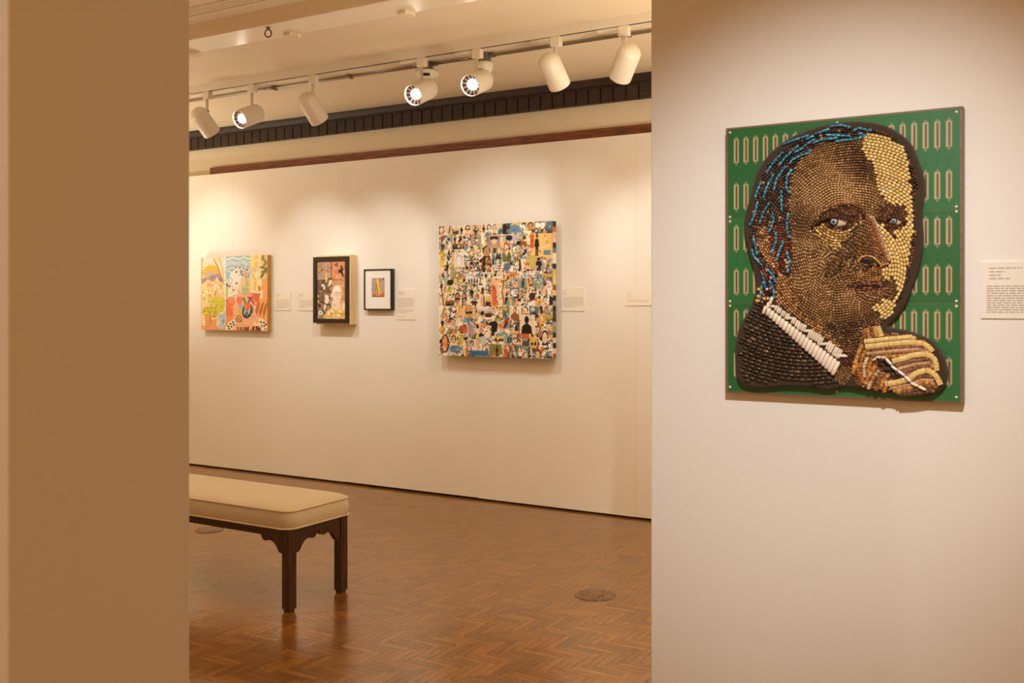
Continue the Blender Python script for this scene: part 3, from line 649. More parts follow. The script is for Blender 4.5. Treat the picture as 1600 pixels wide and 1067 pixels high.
# ---- big collage on canvas
def collage():
    th = .088; bk = D-.040; Yf = D-th; x0, x1, z0, z1 = rectpx(686, 863.5, 349.5, 558, Yf)
    ztl, ztr = at(686, 352.5, Yf).z, at(863.5, 345.5, Yf).z
    t = thing('collage_canvas', ((x0+x1)/2, D, z0), 'big square collage canvas crowded with cut-out figures and faces on the back wall', 'collage')
    b = MB(); b.box((x0, Yf+.0008, z0), (x1, bk, z1), (150, 112, 74)); b.build('canvas_edge', M['paint'], t); b = MB(); b.box((x0+.07, bk-.001, z0+.09), (x1-.07, D-.0015, z1-.09)); b.build('mounting_cleat', M['pale_wood'], t); b = MB(); rr = random.Random(21)
    PAL = [(246, 232, 208), (240, 218, 184), (232, 190, 140), (226, 150, 96), (206, 104, 60), (150, 92, 56), (92, 66, 48), (226, 190, 96), (196, 176, 84), (150, 152, 92), (128, 160, 170), (92, 128, 146), (204, 208, 200), (236, 200, 176), (246, 240, 228), (176, 156, 140), (240, 206, 120)]
    DK = [(30, 22, 18), (44, 32, 26), (60, 40, 30), (36, 40, 42), (70, 46, 30)]
    SK = [(240, 200, 160), (232, 184, 138), (244, 214, 184), (206, 150, 104)]
    n = 26
    for i in range(n):   # printed wrap on the right and bottom edges
        za, zb_ = z0+(z1-z0)*i/n, z0+(z1-z0)*(i+1)/n
        b.face([(x1+.0006, Yf, za), (x1+.0006, bk, za), (x1+.0006, bk, zb_), (x1+.0006, Yf, zb_)], rr.choice(PAL+DK+DK))
    b.build('printed_edge', M['paint'], t, fix=False)
    a = Art(x0, x1, z0, z1, Yf); a.rect(0, 0, 1, 1, (236, 210, 170))
    cells = []
    def split(u0, v0, u1, v1):
        w_, h = u1-u0, v1-v0
        if (w_ < .10 and h < .11 and rr.random() < .7) or (w_ < .06 or h < .06): cells.append((u0, v0, u1, v1)); return
        if w_ > h*(.75+.5*rr.random()):
            m = u0+w_*(.36+.28*rr.random()); split(u0, v0, m, v1); split(m, v0, u1, v1)
        else:
            m = v0+h*(.36+.28*rr.random()); split(u0, v0, u1, m); split(u0, m, u1, v1)
    split(0, 0, 1, 1)
    def inside(c, u, v): return (c[0]+(c[2]-c[0])*u, c[1]+(c[3]-c[1])*v)
    def P(c, pts, col, k): a.poly([inside(c, u, v) for u, v in pts], col, k)
    def E(c, u, v, ru, rv, col, k, n=10, **kw):
        q = inside(c, u, v); a.ell(q[0], q[1], ru*(c[2]-c[0]), rv*(c[3]-c[1]), col, k, n, **kw)
    def fig(c, col, k):
        E(c, .5, .14, .13, .12, col, k); P(c, [(.3, .28), (.7, .28), (.82, .62), (.68, .6), (.68, 1), (.53, 1), (.5, .66), (.47, 1), (.32, 1), (.32, .6), (.18, .62)], col, k)
    def bust(c, col, k):
        E(c, .5, .24, .19, .22, col, k); P(c, [(.05, 1), (.12, .6), (.38, .45), (.62, .45), (.88, .6), (.95, 1)], col, k)
    def face(c, k, specs=False):
        sk = rr.choice(SK); hc = rr.choice(DK+[(190, 96, 50), (206, 160, 80), (120, 70, 40)])
        E(c, .5, .42, .40, .42, hc, k, 12); P(c, [(.1, 1), (.25, .8), (.75, .8), (.9, 1)], rr.choice(PAL+DK), k); E(c, .5, .52, .29, .38, sk, k+1, 12)
        if specs: P(c, [(.2, .42), (.8, .42), (.76, .56), (.55, .56), (.5, .48), (.45, .56), (.24, .56)], (24, 20, 20), k+2)
        else: E(c, .39, .48, .05, .035, (40, 26, 20), k+2, 6); E(c, .61, .48, .05, .035, (40, 26, 20), k+2, 6)
        P(c, [(.4, .72), (.6, .72), (.5, .78)], (170, 60, 44), k+2); P(c, [(.49, .5), (.53, .5), (.56, .64), (.47, .64)], tuple(int(q*.82) for q in sk), k+2)
    for i, c in enumerate(cells):
        pale = (c[0] < .5 and rr.random() < .55); bg = rr.choice([(250, 236, 214), (246, 228, 196), (248, 216, 184), (240, 232, 222)] if pale else PAL+[(246, 236, 214)]*2); a.rect(c[0], c[1], c[2], c[3], bg, 1)
        m = rr.random(); k = 2
        if m < .16:
            face(c, k, rr.random() < .25)
        elif m < .28:
            fig(c, rr.choice(DK), k)
        elif m < .36:
            bust(c, rr.choice(DK+PAL), k); E(c, .5, .25, .12, .15, rr.choice(SK), k+1)
        elif m < .46:
            for j in range(rr.randint(3, 6)):
                u = rr.random(); P(c, [(u*.8, 0), (min(1, u*.8+.14), 0), (min(1, u*.8+.3), 1), (u*.6, 1)], rr.choice(PAL+DK), k+j % 3)
        elif m < .62:
            c2 = (c[0]+.006, c[1]+.006, c[2]-.006, c[3]-.006); a.rect(*c2, (248, 242, 230), k)
            for j in range(rr.randint(3, 7)):
                p = [(rr.random(), rr.random())]
                for _ in range(4): p.append((min(1, max(0, p[-1][0]+rr.gauss(0, .3))), min(1, max(0, p[-1][1]+rr.gauss(0, .3)))))
                a.line([inside(c2, *q) for q in p], .004+.004*rr.random(), rr.choice(DK+[(120, 90, 70)]), k+1)
            if rr.random() < .5: E(c2, rr.uniform(.3, .7), rr.uniform(.3, .7), .22, .24, rr.choice(PAL), k+1)
        elif m < .72:
            P(c, [(0, .55+.1*rr.random()), (1, .55+.2*rr.random()), (1, 1), (0, 1)], rr.choice(PAL+DK), k)
            for j in range(4): fig((c[0]+(c[2]-c[0])*j/4, c[1]+(c[3]-c[1])*.25, c[0]+(c[2]-c[0])*(j+1)/4, c[3]), rr.choice(DK), k+1)
        elif m < .84:
            for j in range(rr.randint(4, 9)): E(c, rr.random(), rr.random(), .08+.16*rr.random(), .08+.16*rr.random(), rr.choice(PAL+DK), k+j % 4, 9)
        else:
            P(c, [(.1, .9), (.5, .1), (.9, .9)], rr.choice(PAL+DK), k); P(c, [(.3, .95), (.9, .4), (1, 1)], rr.choice(PAL), k+1); E(c, .75, .25, .16, .16, rr.choice(PAL+DK), k+1)
    # overlapping clippings
    for i in range(760):
        u, v = rr.random(), rr.random(); s_ = .0035+.0125*rr.random(); k = 7+i % 3
        col = rr.choice(PAL+PAL+DK+[(240, 222, 190)]*5)
        q = rr.random()
        if q < .4: a.ell(u, v, s_, s_*(.5+rr.random()), col, k, 8, rot=rr.random()*180)
        elif q < .75:
            an = rr.random()*3.14; dx, dy = math.cos(an)*s_*1.7, math.sin(an)*s_*1.7; a.line([(u-dx, v-dy), (u+dx, v+dy)], s_*.45, col, k)
        else: a.poly([(u+s_*math.cos(t_)*(.6+.8*rr.random()), v+s_*math.sin(t_)*(.6+.8*rr.random())) for t_ in [x*6.283/6 for x in range(6)]], col, k)
    # clippings that stand out (crop coordinates of the picture)
    def X(x, y): return ((x-104)/740, (y-75)/860)
    def box(x_0, y_0, x_1, y_1): return X(x_0, y_0)+X(x_1, y_1)
    K = 11
    a.rect(*box(705, 150, 855, 300), (240, 196, 120), K); a.rect(*box(706, 152, 730, 240), (214, 92, 44), K+1); fig(box(722, 140, 772, 292), (24, 20, 20), K+2); a.rect(*box(788, 255, 832, 285), (100, 140, 160), K+1)
    a.rect(*box(640, 660, 735, 780), (236, 216, 190), K); bust(box(646, 665, 722, 780), (22, 18, 18), K+1)
    a.rect(*box(265, 600, 345, 710), (238, 206, 150), K); face(box(272, 595, 345, 705), K+1, True); P(box(265, 660, 345, 715), [(0, 1), (.2, .2), (.5, .8), (.8, .3), (1, 1)], (120, 172, 178), K+3)
    c = box(698, 800, 756, 890); E(c, .5, .42, .46, .44, (226, 186, 110), K, 14); E(c, .33, .48, .13, .12, (24, 18, 16), K+1); E(c, .67, .48, .13, .12, (24, 18, 16), K+1); P(c, [(.45, .66), (.55, .66), (.5, .56)], (24, 18, 16), K+1); P(c, [(.28, .78), (.72, .78), (.66, 1), (.34, 1)], (90, 60, 40), K+1)
    face(box(770, 755, 822, 850), K); 
    c = box(520, 195, 590, 320); P(c, [(.15, 1), (.1, .6), (.5, .4), (.9, .6), (.95, 1)], (112, 116, 66), K); P(c, [(.3, .5), (.7, .5), (.5, .75)], (240, 200, 168), K+1); E(c, .48, .25, .3, .26, (200, 92, 40), K); E(c, .5, .3, .2, .2, (244, 204, 170), K+1); P(c, [(.4, .38), (.62, .36), (.5, .44)], (180, 50, 40), K+2)
    c = box(428, 150, 515, 232); a.rect(*c, (176, 150, 140), K); E(c, .55, .22, .34, .16, (34, 24, 24), K+1); E(c, .55, .45, .2, .25, (240, 202, 168), K+2); P(c, [(.2, 1), (.4, .72), (.7, .72), (.9, 1)], (206, 160, 130), K+2); P(c, [(.3, .3), (.8, .3), (.75, .22), (.35, .22)], (24, 18, 18), K+3)
    c = box(560, 85, 660, 150); P(c, [(0, .8), (.2, .2), (.5, 0), (.8, .3), (1, .8)], (104, 140, 168), K); a.rect(*box(530, 150, 640, 192), (196, 186, 182), K); a.ell(*X(572, 170), .03, .02, (30, 24, 24), K+1); a.rect(*box(530, 80, 556, 145), (30, 24, 22), K); a.rect(*box(585, 80, 636, 140), (206, 190, 110), K-1)
    c = box(455, 430, 545, 610); a.rect(*c, (240, 188, 130), K); a.rect(*box(462, 470, 492, 605), (226, 110, 72), K+1); P(c, [(.55, .1), (.8, .2), (.7, .5), (.85, .8), (.7, 1), (.5, 1)], (244, 226, 200), K+1); a.line([X(540, 440), X(528, 520), X(542, 600)], .008, (70, 46, 36), K+2)
    a.rect(*box(690, 285, 742, 362), (204, 184, 96), K); a.rect(*box(650, 235, 700, 285), (206, 178, 160), K); bust(box(652, 245, 698, 286), (30, 26, 26), K+1)
    a.rect(*box(160, 870, 270, 925), (196, 204, 206), K); a.ell(*X(215, 890), .055, .03, (92, 140, 170), K+1); a.ell(*X(235, 905), .02, .018, (40, 40, 46), K+2); a.rect(*box(310, 895, 440, 930), (60, 116, 160), K); a.rect(*box(445, 850, 525, 920), (140, 128, 70), K); fig(box(480, 855, 510, 922), (50, 40, 30), K+1)
    c = box(115, 780, 185, 930); E(c, .45, .5, .42, .42, (70, 46, 34), K, 14); E(c, .42, .5, .26, .36, (236, 158, 110), K+1, 14)
    c = box(210, 250, 278, 350); a.rect(*c, (246, 232, 216), K); E(c, .45, .58, .32, .36, (70, 56, 50), K+1, 14); E(c, .45, .6, .29, .34, (250, 244, 238), K+2, 14); E(c, .35, .55, .04, .03, (50, 40, 40), K+3, 6); E(c, .58, .55, .04, .03, (50, 40, 40), K+3, 6); P(c, [(.38, .78), (.54, .78), (.46, .82)], (200, 90, 80), K+3)
    c = box(800, 440, 845, 600); E(c, .5, .25, .4, .22, (246, 226, 206), K, 12); P(c, [(.3, .4), (.7, .4), (.85, 1), (.2, 1)], (240, 240, 236), K); P(c, [(.55, .6), (1, .7), (1, 1), (.5, 1)], (44, 36, 34), K+1)
    for (xx, yy) in ((120, 240), (116, 300)): a.rect(*box(108, yy, 132, yy+50), (226, 196, 90), K)
    for (x_0, y_0, x_1, y_1, cc) in ((245, 730, 300, 790, (206, 104, 56)), (300, 720, 345, 800, (180, 160, 170)), (455, 700, 500, 780, (26, 22, 22)), (380, 800, 430, 860, (200, 206, 200)), (540, 790, 595, 850, (140, 176, 186)), (560, 800, 590, 845, (60, 64, 52)), (150, 690, 190, 720, (196, 80, 40)), (235, 790, 275, 860, (196, 184, 70)), (655, 825, 700, 862, (76, 84, 66)), (540, 330, 580, 380, (96, 116, 140)), (720, 440, 780, 500, (150, 160, 130)), (660, 395, 690, 435, (190, 214, 220)), (700, 520, 740, 570, (60, 50, 44)), (160, 430, 205, 470, (40, 32, 28)), (290, 390, 340, 430, (226, 236, 236)), (160, 490, 195, 530, (206, 190, 60))):
        P(box(x_0, y_0, x_1, y_1), [(.05, .1), (.6, 0), (1, .2), (.9, .8), (.5, 1), (0, .85)], cc, K)
    # dark and white cut-out outlines
    for i in range(560):
        u, v = rr.random(), rr.random(); s_ = .006+.010*rr.random(); p = [(u, v)]
        for _ in range(4): p.append((p[-1][0]+rr.gauss(0, s_), p[-1][1]+rr.gauss(0, s_)))
        a.line(p, .002+.003*rr.random(), rr.choice(DK+DK+[(120, 84, 56), (160, 110, 70)]+[(250, 244, 232)]*3), 15+i % 2)
    a.build('printed_front', t)
collage()

# ------------------------------------------------------------------ beaded portrait
def portrait():
    rr = random.Random(99)
    TB = .034; Yb = YP-TB                       # board front
    xl, xr_, zb_, zt_ = at(1136.8, 400, Yb).x, at(1500.5, 400, Yb).x, (at(1136, 610.5, Yb).z+at(1496, 627.5, Yb).z)/2, (at(1138.9, 202, Yb).z+at(1503.7, 169, Yb).z)/2
    W, H = xr_-xl, zt_-zb_
    t = thing('beaded_portrait', ((xl+xr_)/2, YP, zb_), 'large beaded portrait of a man with hand at chin on green circuit boards', 'beaded artwork')
    b = MB(); b.box((xl-.006, Yb+.0005, zb_-.005), (xr_+.007, YP, zt_+.005)); b.build('backing_panel', M['backing'], t, bevel=.003)
    # circuit boards with rows of pads
    b = MB(); cols = 21; mg = .012
    pitch = (W-2*mg)/cols
    for r0, r1, nm in ((0, .343, 0), (.345, .665, 1), (.667, 1, 2)):
        for c0, c1 in ((0, .5), (.5, 1)):
            b.box((xl+W*c0+.0006, Yb, zt_-H*r1), (xl+W*c1-.0006, Yb+.004, zt_-H*r0), (34, 104, 52) if (nm+int(c0*2)) % 2 else (30, 96, 46))
    rows = [(.028, .142), (.202, .318), (.362, .475), (.528, .640), (.682, .80), (.845, .955)]
    for i in range(cols):
        x = xl+mg+pitch*(i+.5)
        for ra, rb in rows:
            za, zb2 = zt_-H*ra, zt_-H*rb; y = Yb-.0012; hw = pitch*.29
            b.face([(x-hw, y, zb2+.010), (x, y, zb2), (x+hw, y, zb2+.010), (x+hw, y, za-.010), (x, y, za), (x-hw, y, za-.010)], (120, 130, 84))
            b.box((x-hw*.82, y-.0016, zb2+.009), (x+hw*.82, y+.001, za-.009), (178, 164, 122))
            b.face([(x-hw*.18, y-.0020, zb2+.012), (x+hw*.42, y-.0020, zb2+.012), (x+hw*.42, y-.0020, za-.012), (x-hw*.18, y-.0020, za-.012)], (92, 72, 44))
        for ra in (.172, .186, .500, .514, .822):
            z = zt_-H*ra; b.face([(x-.0015, Yb-.001, z-.0015), (x+.0015, Yb-.001, z-.0015), (x+.0015, Yb-.001, z+.0015), (x-.0015, Yb-.001, z+.0015)], (20, 60, 30))
    for u in (.012, .5, .985):
        for v in (.012, .335, .352, .657, .675, .985):
            b.lathe((xl+W*u, Yb, zt_-H*v), (0, -1, 0), [(-.001, .0035), (.0015, .0035), (.0015, 0)], 10, (226, 214, 186))
    b.build('circuit_board', M['pcb'], t)
    # ---- felt figure
    OUT = [(1148, 537), (1148, 565), (1150, 588), (1160, 602), (1188, 607), (1228, 604), (1267, 606), (1294, 610), (1320, 605), (1346, 609), (1386, 614), (1425, 618), (1448, 619), (1466, 613), (1477, 600), (1480, 579), (1472, 553), (1454, 532), (1425, 519), (1399, 513), (1386, 511), (1401, 495), (1414, 476), (1425, 448), (1435, 419), (1442, 378), (1440, 334), (1444, 297), (1442, 273), (1434, 250), (1424, 226), (1407, 209), (1386, 197), (1359, 190), (1325, 189), (1294, 193), (1267, 200), (1236, 213), (1210, 231), (1189, 255), (1178, 279), (1171, 307), (1164, 331), (1161, 360), (1169, 395), (1176, 419), (1181, 442), (1177, 463), (1168, 487), (1155, 508)]
    Yf = Yb-.026
    def smooth(pts, n=4):
        out = []; L_ = len(pts)
        for i in range(L_):
            p0, p1, p2, p3 = [Vector(pts[(i+j-1) % L_]) for j in range(4)]
            for k in range(n):
                s_ = k/n; out.append(.5*((2*p1)+(-p0+p2)*s_+(2*p0-5*p1+4*p2-p3)*s_*s_+(-p0+3*p1-3*p2+p3)*s_**3))
        return out
    so = smooth(OUT)
    def inset(pts, d):
        out = []; n = len(pts)
        for i in range(n):
            tg = (pts[(i+1) % n]-pts[i-1]).normalized(); out.append(pts[i]+Vector((tg.y, -tg.x))*d)
        return out
    # orientation: make inset go inwards
    area = sum(so[i].x*so[(i+1) % len(so)].y-so[(i+1) % len(so)].x*so[i].y for i in range(len(so)))
    sg = -1 if area > 0 else 1
    def ring(d, Y): return [at(p.x, p.y, Yf)*1 if False else Vector((at(p.x, p.y, Yf).x, Y, at(p.x, p.y, Yf).z)) for p in inset(so, sg*d)]
    b = MB(); b.grid([ring(1.0, Yb-.0002), ring(0, Yb-.008), ring(0, Yf+.008), ring(1.5, Yf+.003), ring(4, Yf)], smooth=True, cap1=True)
    fo = b.build('felt_figure', M['felt'], t); fo['label'] = 'dark felt cut-out behind the beads'
    # ---- regions in photograph coordinates
    def inpoly(x, y, P):
        c = False; j = len(P)-1
        for i in range(len(P)):
            xi, yi = P[i]; xj, yj = P[j]
            if (yi > y) != (yj > y) and x < (xj-xi)*(y-yi)/(yj-yi)+xi: c = not c
            j = i
        return c
    FACE = [(1240, 262), (1252, 250), (1267, 236), (1285, 223), (1310, 222), (1335, 217), (1352, 208), (1366, 208), (1390, 216), (1410, 229), (1420, 252), (1422, 282), (1427, 320), (1428, 345), (1425, 380), (1422, 402), (1417, 427), (1407, 457), (1395, 489), (1384, 503), (1372, 508), (1348, 512), (1345, 530), (1335, 548), (1322, 552), (1290, 528), (1250, 500), (1214, 474), (1207, 468), (1212, 450), (1214, 432), (1236, 430), (1238, 395), (1234, 340), (1234, 300)]
    HAIR = [tuple(p) for p in inset(so, sg*11)]
    YEL = [(1353, 208), (1366, 208), (1390, 216), (1410, 229), (1420, 252), (1422, 282), (1427, 320), (1428, 345), (1425, 380), (1422, 402), (1417, 427), (1407, 457), (1395, 489), (1384, 503), (1372, 490), (1361, 481), (1378, 474), (1380, 462), (1392, 470), (1400, 462), (1402, 446), (1394, 434), (1386, 442), (1380, 430), (1379, 419), (1393, 412), (1388, 398), (1380, 376), (1371, 352), (1376, 348), (1390, 360), (1400, 374), (1405, 378), (1397, 364), (1408, 357), (1417, 345), (1419, 332), (1412, 323), (1398, 320), (1388, 316), (1379, 308), (1369, 285), (1366, 260), (1356, 248), (1349, 233)]
    REYE = [(1368, 330), (1384, 316), (1398, 321), (1412, 324), (1419, 333), (1417, 345), (1408, 356), (1397, 360), (1405, 378), (1392, 367), (1382, 352), (1370, 346)]
    LEYE = [(1270, 352), (1282, 336), (1292, 328), (1308, 323), (1330, 321), (1350, 328), (1356, 338), (1345, 347), (1330, 355), (1312, 359), (1296, 354), (1284, 349)]
    UND = [(1270, 354), (1283, 349), (1298, 356), (1314, 360), (1332, 355), (1347, 346), (1342, 352), (1325, 369), (1309, 391), (1294, 383), (1279, 370)]
    NOSE = [(1352, 333), (1364, 338), (1374, 360), (1384, 385), (1392, 408), (1390, 414), (1378, 414), (1366, 416), (1352, 416), (1342, 412), (1340, 402), (1330, 400), (1342, 372), (1350, 352)]
    STR = [(1322, 374), (1346, 350), (1354, 346), (1350, 365), (1340, 385), (1326, 408), (1312, 424), (1292, 436), (1288, 420), (1304, 400)]
    LIP = [(1322, 447), (1338, 441), (1352, 440), (1362, 441), (1376, 439), (1386, 445), (1383, 454), (1366, 457), (1348, 456), (1334, 452)]
    MUST = [(1366, 416), (1380, 418), (1380, 430), (1386, 441), (1362, 441), (1340, 440), (1344, 424)]
    CORN = [(1386, 444), (1394, 434), (1402, 446), (1400, 462), (1392, 470), (1387, 458)]
    NECK = [(1212, 434), (1236, 432), (1240, 468), (1256, 494), (1284, 512), (1304, 530), (1322, 552), (1290, 528), (1250, 500), (1212, 473)]
    CHIN = [(1292, 508), (1320, 502), (1348, 508), (1346, 526), (1330, 532), (1305, 524)]
    EAR = [(1183, 356), (1194, 350), (1202, 356), (1203, 374), (1212, 400), (1216, 416), (1212, 430), (1203, 420), (1192, 400), (1184, 384), (1181, 368)]
    SIDE = [(1204, 352), (1234, 346), (1238, 395), (1236, 428), (1216, 430), (1204, 374)]
    JACK = [(1157, 542), (1162, 515), (1172, 494), (1182, 470), (1195, 479), (1200, 492), (1250, 540), (1304, 588), (1311, 598), (1294, 602), (1262, 597), (1228, 595), (1190, 598), (1166, 594), (1157, 584)]
    COL = [(1197, 474), (1214, 472), (1324, 550), (1304, 590), (1198, 492)]
    TIE = [(1323, 550), (1337, 545), (1336, 572), (1326, 600), (1313, 602), (1305, 590)]
    HAND = [(1346, 511), (1372, 507), (1380, 520), (1430, 524), (1448, 536), (1458, 556), (1464, 580), (1470, 603), (1458, 612), (1420, 615), (1386, 611), (1352, 605), (1334, 602), (1338, 570), (1342, 545)]
    acc = {}
    PX = .00166
    def bead(part, cx, cy, ang, ln, th, col, lift=0.0):
        """one bead: centre and direction in photograph px, length/thickness in px"""
        dx, dy = math.cos(ang)*ln/2, math.sin(ang)*ln/2
        p0, p1 = at(cx-dx, cy-dy, Yf), at(cx+dx, cy+dy, Yf)
        r = th*PX/2; up = Vector((0, -(r*.75+lift), 0))
        b = acc.setdefault(part, MB()); p0 = p0+up; p1 = p1+up; d = p1-p0; L_ = d.length; d.normalize()
        a_ = Vector((0, -1, 0)); c_ = d.cross(a_); n = 6; rings = []
        for s_, q in ((0, .55), (.10, 1), (.90, 1), (1, .55)):
            rings.append([p0+d*(L_*s_)+(a_*math.cos(2*math.pi*k/n)+c_*math.sin(2*math.pi*k/n))*r*q for k in range(n)])
        b.grid(rings, col, True, True, True, True)
    def jit(c, a=14):
        d = rr.gauss(0, a); return tuple(int(min(255, max(4, q+d*(.6+.8*q/255)))) for q in c)
    def fill(part, P, ctr, row, ln, th, colf, ban=(), ey=1.0, rot=0.0, wob=0.0, lift=0.0, dens=1.0):
        xs = [p[0] for p in P]; ys = [p[1] for p in P]; cx, cy = ctr
        far = max(math.hypot(x-cx, (y-cy)/ey) for x, y in P)+5
        near = 0.0
        if not inpoly(cx, cy, P): near = max(0, min(math.hypot(x-cx, (y-cy)/ey) for x in [min(xs)+(max(xs)-min(xs))*i/20 for i in range(21)] for y in [min(ys)+(max(ys)-min(ys))*j/20 for j in range(21)] if inpoly(x, y, P))-row*3)
        r = max(near, row*.7)
        while r < far:
            a = rr.random(); step = ln/r
            a_end = a+2*math.pi
            while a < a_end:
                w_ = wob*math.sin(a*9+r*.05)
                x, y = cx+(r+w_)*math.cos(a), cy+(r+w_)*math.sin(a)*ey
                if min(xs) <= x <= max(xs) and min(ys) <= y <= max(ys) and inpoly(x, y, P) and not any(inpoly(x, y, q) for q in ban):
                    if rr.random() < dens:
                        tx, ty = -math.sin(a), math.cos(a)*ey
                        bead(part, x, y, math.atan2(ty, tx)+rot+rr.gauss(0, .08), ln*.88, th, colf(x, y), lift)
                a += step
            r += row
    def pick(*cs): return lambda x, y: jit(rr.choice(cs))
    # skin shading of the bead picture: light and dark beads chosen by the maker
    blobs = [(1300, 285, 40, .35), (1265, 300, 22, .15), (1345, 300, 22, .25), (1345, 245, 22, -.35), (1300, 240, 30, -.10), (1352, 270, 14, -.3), (1256, 400, 30, .20), (1290, 440, 34, -.05), (1290, 470, 26, .1), (1330, 480, 26, .15), (1340, 470, 18, .2), (1255, 340, 18, -.3), (1350, 500, 18, -.3), (1300, 330, 24, .2), (1320, 520, 20, -.35), (1262, 450, 18, .25), (1282, 400, 14, .2)]
    def skin(x, y):
        s_ = .53+sum(v*math.exp(-((x-bx)**2+(y-by)**2)/(2*q*q)) for bx, by, q, v in blobs)+rr.gauss(0, .14)
        s_ = min(1, max(0, s_)); A, B_, C_ = (70, 44, 24), (132, 92, 52), (196, 152, 98)
        c = [A[i]+(B_[i]-A[i])*s_*2 if s_ < .5 else B_[i]+(C_[i]-B_[i])*(s_-.5)*2 for i in range(3)]
        return tuple(int(q) for q in c)
    inner = (YEL, REYE, LEYE, UND, NOSE, STR, LIP, MUST, CORN, NECK, CHIN, HAND)
    fill('face_beads', FACE, (1322, 405), 3.5, 4.9, 3.25, skin, inner, ey=1.1, wob=2.2)
    fill('face_beads', STR, (1420, 480), 3.6, 6, 3.2, pick((118, 80, 46), (98, 65, 36), (134, 94, 54)), (NOSE, UND), rot=0, lift=.0006)
    fill('face_beads', NOSE, (1250, 330), 3.4, 5.2, 3.2, lambda x, y: jit((206, 172, 140) if (x-1364)-(y-338)*.40 > -4.5 and y < 412 else rr.choice([(166, 112, 60), (128, 84, 44), (146, 98, 56)]) if (x-1358)-(y-338)*.34 > -10 else rr.choice([(112, 74, 40), (136, 94, 52)])), lift=.004)
    fill('face_beads', MUST, (1362, 380), 3.4, 5, 3, pick((150, 104, 58), (186, 128, 70), (124, 84, 46), (170, 116, 70)), (NOSE, LIP))
    fill('face_beads', LIP, (1355, 300), 3.1, 8, 3.0, lambda x, y: jit((62, 26, 16) if abs(y-(447.5+abs(x-1356)*.03)) < 1.8 else rr.choice([(132, 82, 56), (146, 94, 66), (112, 66, 44)]), 9), lift=.002)
    fill('face_beads', CORN, (1350, 420), 3.6, 5, 3.2, pick((130, 84, 44), (104, 66, 36), (160, 110, 60)))
    fill('face_beads', UND, (1312, 330), 4.2, 6.6, 3.8, pick((190, 144, 80), (206, 164, 96), (176, 128, 66), (214, 176, 112)), (LEYE,))
    fill('face_beads', LEYE, (1315, 380), 3.0, 6, 2.8, pick((84, 48, 24), (106, 64, 34), (66, 38, 20), (128, 82, 44)), lift=.0005)
    fill('face_beads', REYE, (1396, 400), 3.0, 6, 2.8, pick((92, 52, 26), (112, 70, 38), (70, 40, 22), (120, 76, 40)), lift=.0005)
    fill('face_beads', NECK, (1340, 380), 3.8, 5.5, 3.4, pick((186, 130, 76), (164, 112, 64), (196, 142, 88), (144, 98, 56)), (HAND,))
    fill('face_beads', CHIN, (1330, 470), 3.6, 6, 3.3, pick((92, 62, 40), (70, 46, 30), (112, 78, 50)), (HAND,))
    fill('face_beads', YEL, (1330, 420), 4.7, 6.6, 4.4, lambda x, y: jit(rr.choice([(230, 196, 122), (222, 186, 110), (236, 206, 136), (226, 190, 116)]), 7) if rr.random() > .012 else (236, 230, 220), (REYE,), rot=0)
    # hair / dark head
    fill('hair_beads', HAIR, (1315, 380), 4.2, 5, 3.8, lambda x, y: jit(rr.choice([(48, 32, 24), (38, 26, 20), (62, 42, 30), (84, 52, 36)]) if rr.random() > (.05 if y < 330 else .3) else rr.choice([(120, 58, 34), (160, 112, 80), (140, 70, 40)])), (FACE, EAR, JACK, COL, TIE, HAND, SIDE, [(1300, 500), (1500, 500), (1500, 640), (1300, 640)], [(1140, 475), (1330, 475), (1330, 640), (1140, 640)]))
    fill('hair_beads', SIDE, (1260, 380), 3.8, 4.4, 3.5, pick((112, 42, 24), (84, 40, 26), (140, 64, 34), (60, 36, 26), (96, 34, 22)), (FACE, EAR))
    fill('face_beads', EAR, (1215, 380), 3.6, 5, 3.3, pick((176, 122, 70), (150, 100, 58), (196, 146, 92), (120, 78, 46)))
    for i in range(60):
        x, y = 1180+rr.random()*55, 405+rr.random()*66
        if inpoly(x, y, HAIR) and not inpoly(x, y, FACE): bead('hair_beads', x, y, rr.random()*3, 4, 4, jit(rr.choice([(120, 58, 34), (206, 168, 140), (150, 76, 40)])), .002)
    for x, y in ((1186.7, 452), (1186, 463), (1195, 466.7), (1179+5, 470)): bead('hair_beads', x, y, 1.2, 5, 5.5, (226, 164, 60), .003)
    # blue strands
    sA = lambda l: [(1120+x/6.67, 160+y/6.67) for x, y in l]; sB = lambda l: [(1320+x/6.67, 160+y/6.67) for x, y in l]; sC = lambda l: [(1120+x/6.67, 310+y/6.67) for x, y in l]
    strands = [sA(q) for q in ([(690, 445), (770, 410), (850, 385), (965, 345)], [(1020, 335), (1100, 310), (1180, 272)], [(1130, 300), (1180, 280)], [(1185, 255), (1300, 240), (1400, 262)], [(930, 390), (1020, 350)], [(1140, 340), (1240, 345), (1400, 355)], [(1020, 420), (1100, 390), (1200, 380), (1265, 370)], [(1240, 410), (1330, 398), (1420, 385)], [(650, 660), (720, 575), (790, 510), (860, 450)], [(815, 525), (890, 485), (940, 440), (1030, 385)], [(600, 920), (630, 800), (690, 710), (730, 665)], [(765, 645), (790, 600), (880, 555), (960, 530), (990, 490)], [(520, 740), (560, 680), (620, 600), (700, 515)], [(760, 955), (730, 880), (735, 780), (790, 695)], [(405, 1000), (430, 920), (470, 830)], [(490, 1010), (520, 900), (560, 820), (600, 745)], [(678, 910), (680, 1140)])]
    strands += [sB(q) for q in ([(90, 300), (150, 270), (220, 285), (290, 297)], [(90, 385), (170, 370), (230, 345)], [(140, 335), (195, 320)])]
